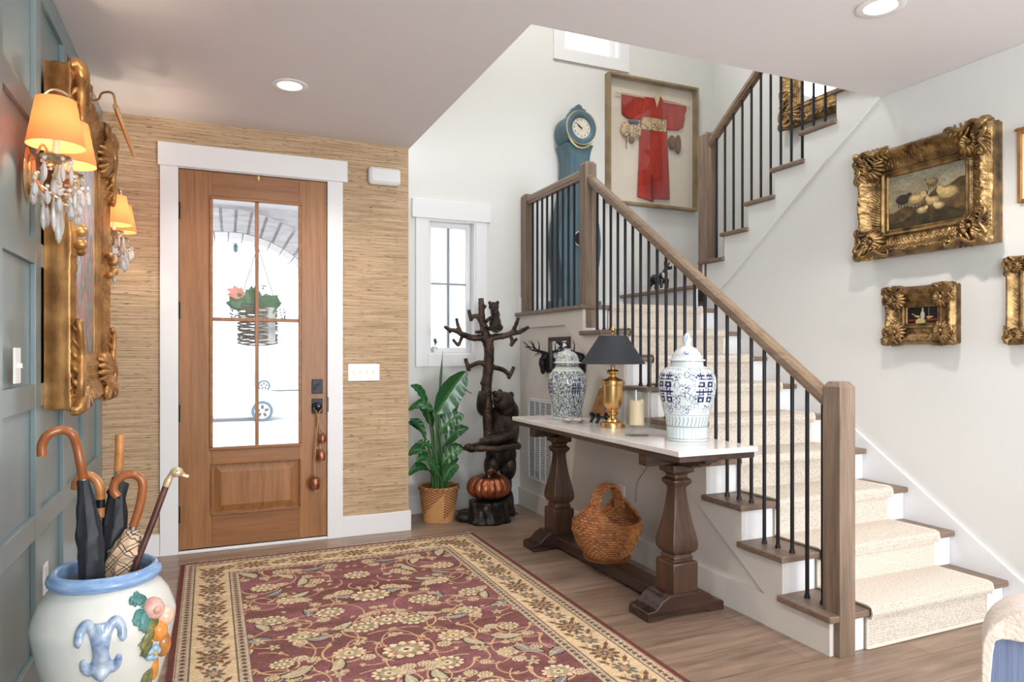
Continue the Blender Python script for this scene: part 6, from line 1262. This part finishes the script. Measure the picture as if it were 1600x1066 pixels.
# ================================================================== DOG FIGURE
def dog():
    r = empty('dog_figurine', (3.47, 4.86, Z2), math.radians(-92), 'small black-and-white dog figure standing on the upper landing edge behind the balusters', 'dog figure')
    b = MB(); b.ball((-.055, 0, .105), (.06, .042, .045)); b.ball((.0, 0, .105), (.07, .038, .04)); b.ball((.06, 0, .108), (.055, .042, .05)); b.tube([(.08, 0, .12), (.12, 0, .17)], [.036, .026], 12); b.ball((.13, 0, .185), (.034, .03, .032)); b.ball((.16, 0, .178), (.024, .02, .017))
    for s_ in (-1, 1):
        b.tube([(.075, s_*.026, .09), (.078, s_*.028, .05), (.078, s_*.028, .01)], [.022, .014, .012], 10); b.ball((.086, s_*.028, .008), (.018, .013, .009))
        b.tube([(-.075, s_*.026, .10), (-.07, s_*.03, .065), (-.095, s_*.03, .04), (-.085, s_*.03, .01)], [.028, .02, .012, .011], 10); b.ball((-.076, s_*.03, .008), (.018, .013, .009)); b.tube([(.12, s_*.018, .205), (.115, s_*.024, .24)], [.014, .003], 8)
    b.tube([(-.105, 0, .12), (-.125, 0, .11)], [.01, .005], 8)
    b.build('body', mat('black_glossy_coat', (26, 26, 30), .35), r, remesh=.0045)
    b = MB(); b.ball((.098, 0, .13), (.03, .034, .045)); b.ball((.13, 0, .16), (.03, .02, .03)); b.ball((.15, 0, .192), (.022, .009, .016)); b.ball((.168, 0, .176), (.014, .016, .013))
    b.build('white_markings', mat('white_coat', (224, 216, 208), .5), r, remesh=.004)
    for x_, y_ in ((.088, .028), (.088, -.028), (-.074, .03), (-.074, -.03)): MB().ball((x_, y_, .009), (.019, .014, .011)).build('white_paw', bpy.data.materials['white_coat'], r)
    b = MB(); b.ball((.183, 0, .182), .006, 8, 6)
    for s_ in (-1, 1): b.ball((.151, s_*.023, .194), .005, 8, 6)
    b.build('face', M_BLACK, r)
dog()

# ================================================================== CHAIR WITH THROW
def chair():
    loc = (1.50, .945, 0); rz = math.radians(-58)
    r = empty('upholstered_chair', loc, rz, 'blue upholstered chair seen from behind at the bottom right corner, mostly out of view', 'chair')
    blue = mat('blue_grey_upholstery', (116, 127, 154), .8, col2=(90, 100, 128), vscale=22, stretch=(3, 3, .08), bump=.4, bscale=60); W_ = .68; R_ = .10; T_ = .745
    def arch(off, n=10):
        q = [(off, .16)]+[(off+(R_-off)*(1-math.cos(a)) if False else R_-(R_-off)*math.cos(a), T_-R_+(R_-off)*math.sin(a)) for a in [PI/2*k/n for k in range(n+1)]]
        return q+[(W_-x, z) for x, z in reversed(q)]
    MB().prism(arch(0), 'y', .0, .11).build('backrest', blue, r, bevel=.015, seg=4, ang=50)
    MB().tube([(x, -.002, z) for x, z in arch(.004)], .0055, 8).build('welt', mat('dark_blue_welt', (62, 70, 90), .8), r)
    MB().box(.0, W_, .10, .64, .17, .36).build('seat_base', blue, r, bevel=.02, seg=3); MB().box(.01, W_-.01, .11, .66, .36, .46).build('seat_cushion', blue, r, bevel=.035, seg=4)
    for x in (.05, W_-.05):
        for y in (.05, .6): MB().cyl((x, y, 0), (x, y, .18), .016, .024, 12).build('leg', M_TABZ, r)
    th_ = empty('throw_blanket', loc, rz, 'cream fluffy throw draped over the top corner of the blue chair back', 'throw')
    pth = []; q = arch(-.004, 14)
    pth = [(-.004, .16+(.48)*k/16) for k in range(16)]+q[1:16]+[(R_+(W_-R_-.1)*k/22, T_+.004) for k in range(1, 23)]
    m = len(pth); n = 26; P = np.zeros((m, n, 3))
    for i, (x, z) in enumerate(pth):
        a = pth[max(i-1, 0)]; c_ = pth[min(i+1, m-1)]; tx, tz = c_[0]-a[0], c_[1]-a[1]; L_ = math.hypot(tx, tz); nx_, nz_ = tz/L_, -tx/L_   # inward
        f_ = min(1, max(0, (i-16)/12)); dp = .012+.062*f_+.008*math.sin(i*.9)
        cs = [(-.014, dp*(1-k/9)) for k in range(9)]+[(-.014+.14*k/8, 0) for k in range(8)]+[(.126, (.02+dp*2)*k/8) for k in range(9)]
        for j, (yy, dd) in enumerate(cs): P[i, j] = (x+nx_*dd, yy, z+nz_*dd)
    bl = vnoise(P[..., 0]*1+3, P[..., 2]+P[..., 1]+3, 20, 20, 2, 4); P[..., 1] -= .012*bl*(P[..., 1] < .0); P[..., 2] += .006*bl
    o = grid_obj('blanket', P, None, mat('cream_wool_throw', (220, 202, 187), .95, col2=(196, 176, 161), vscale=14, bump=1, bscale=120, Sheen_Weight=.5), th_); s_ = o.modifiers.new('solid', 'SOLIDIFY'); s_.thickness = .022; s_.offset = 1; o.modifiers.new('s', 'SMOOTH').iterations = 2
chair()
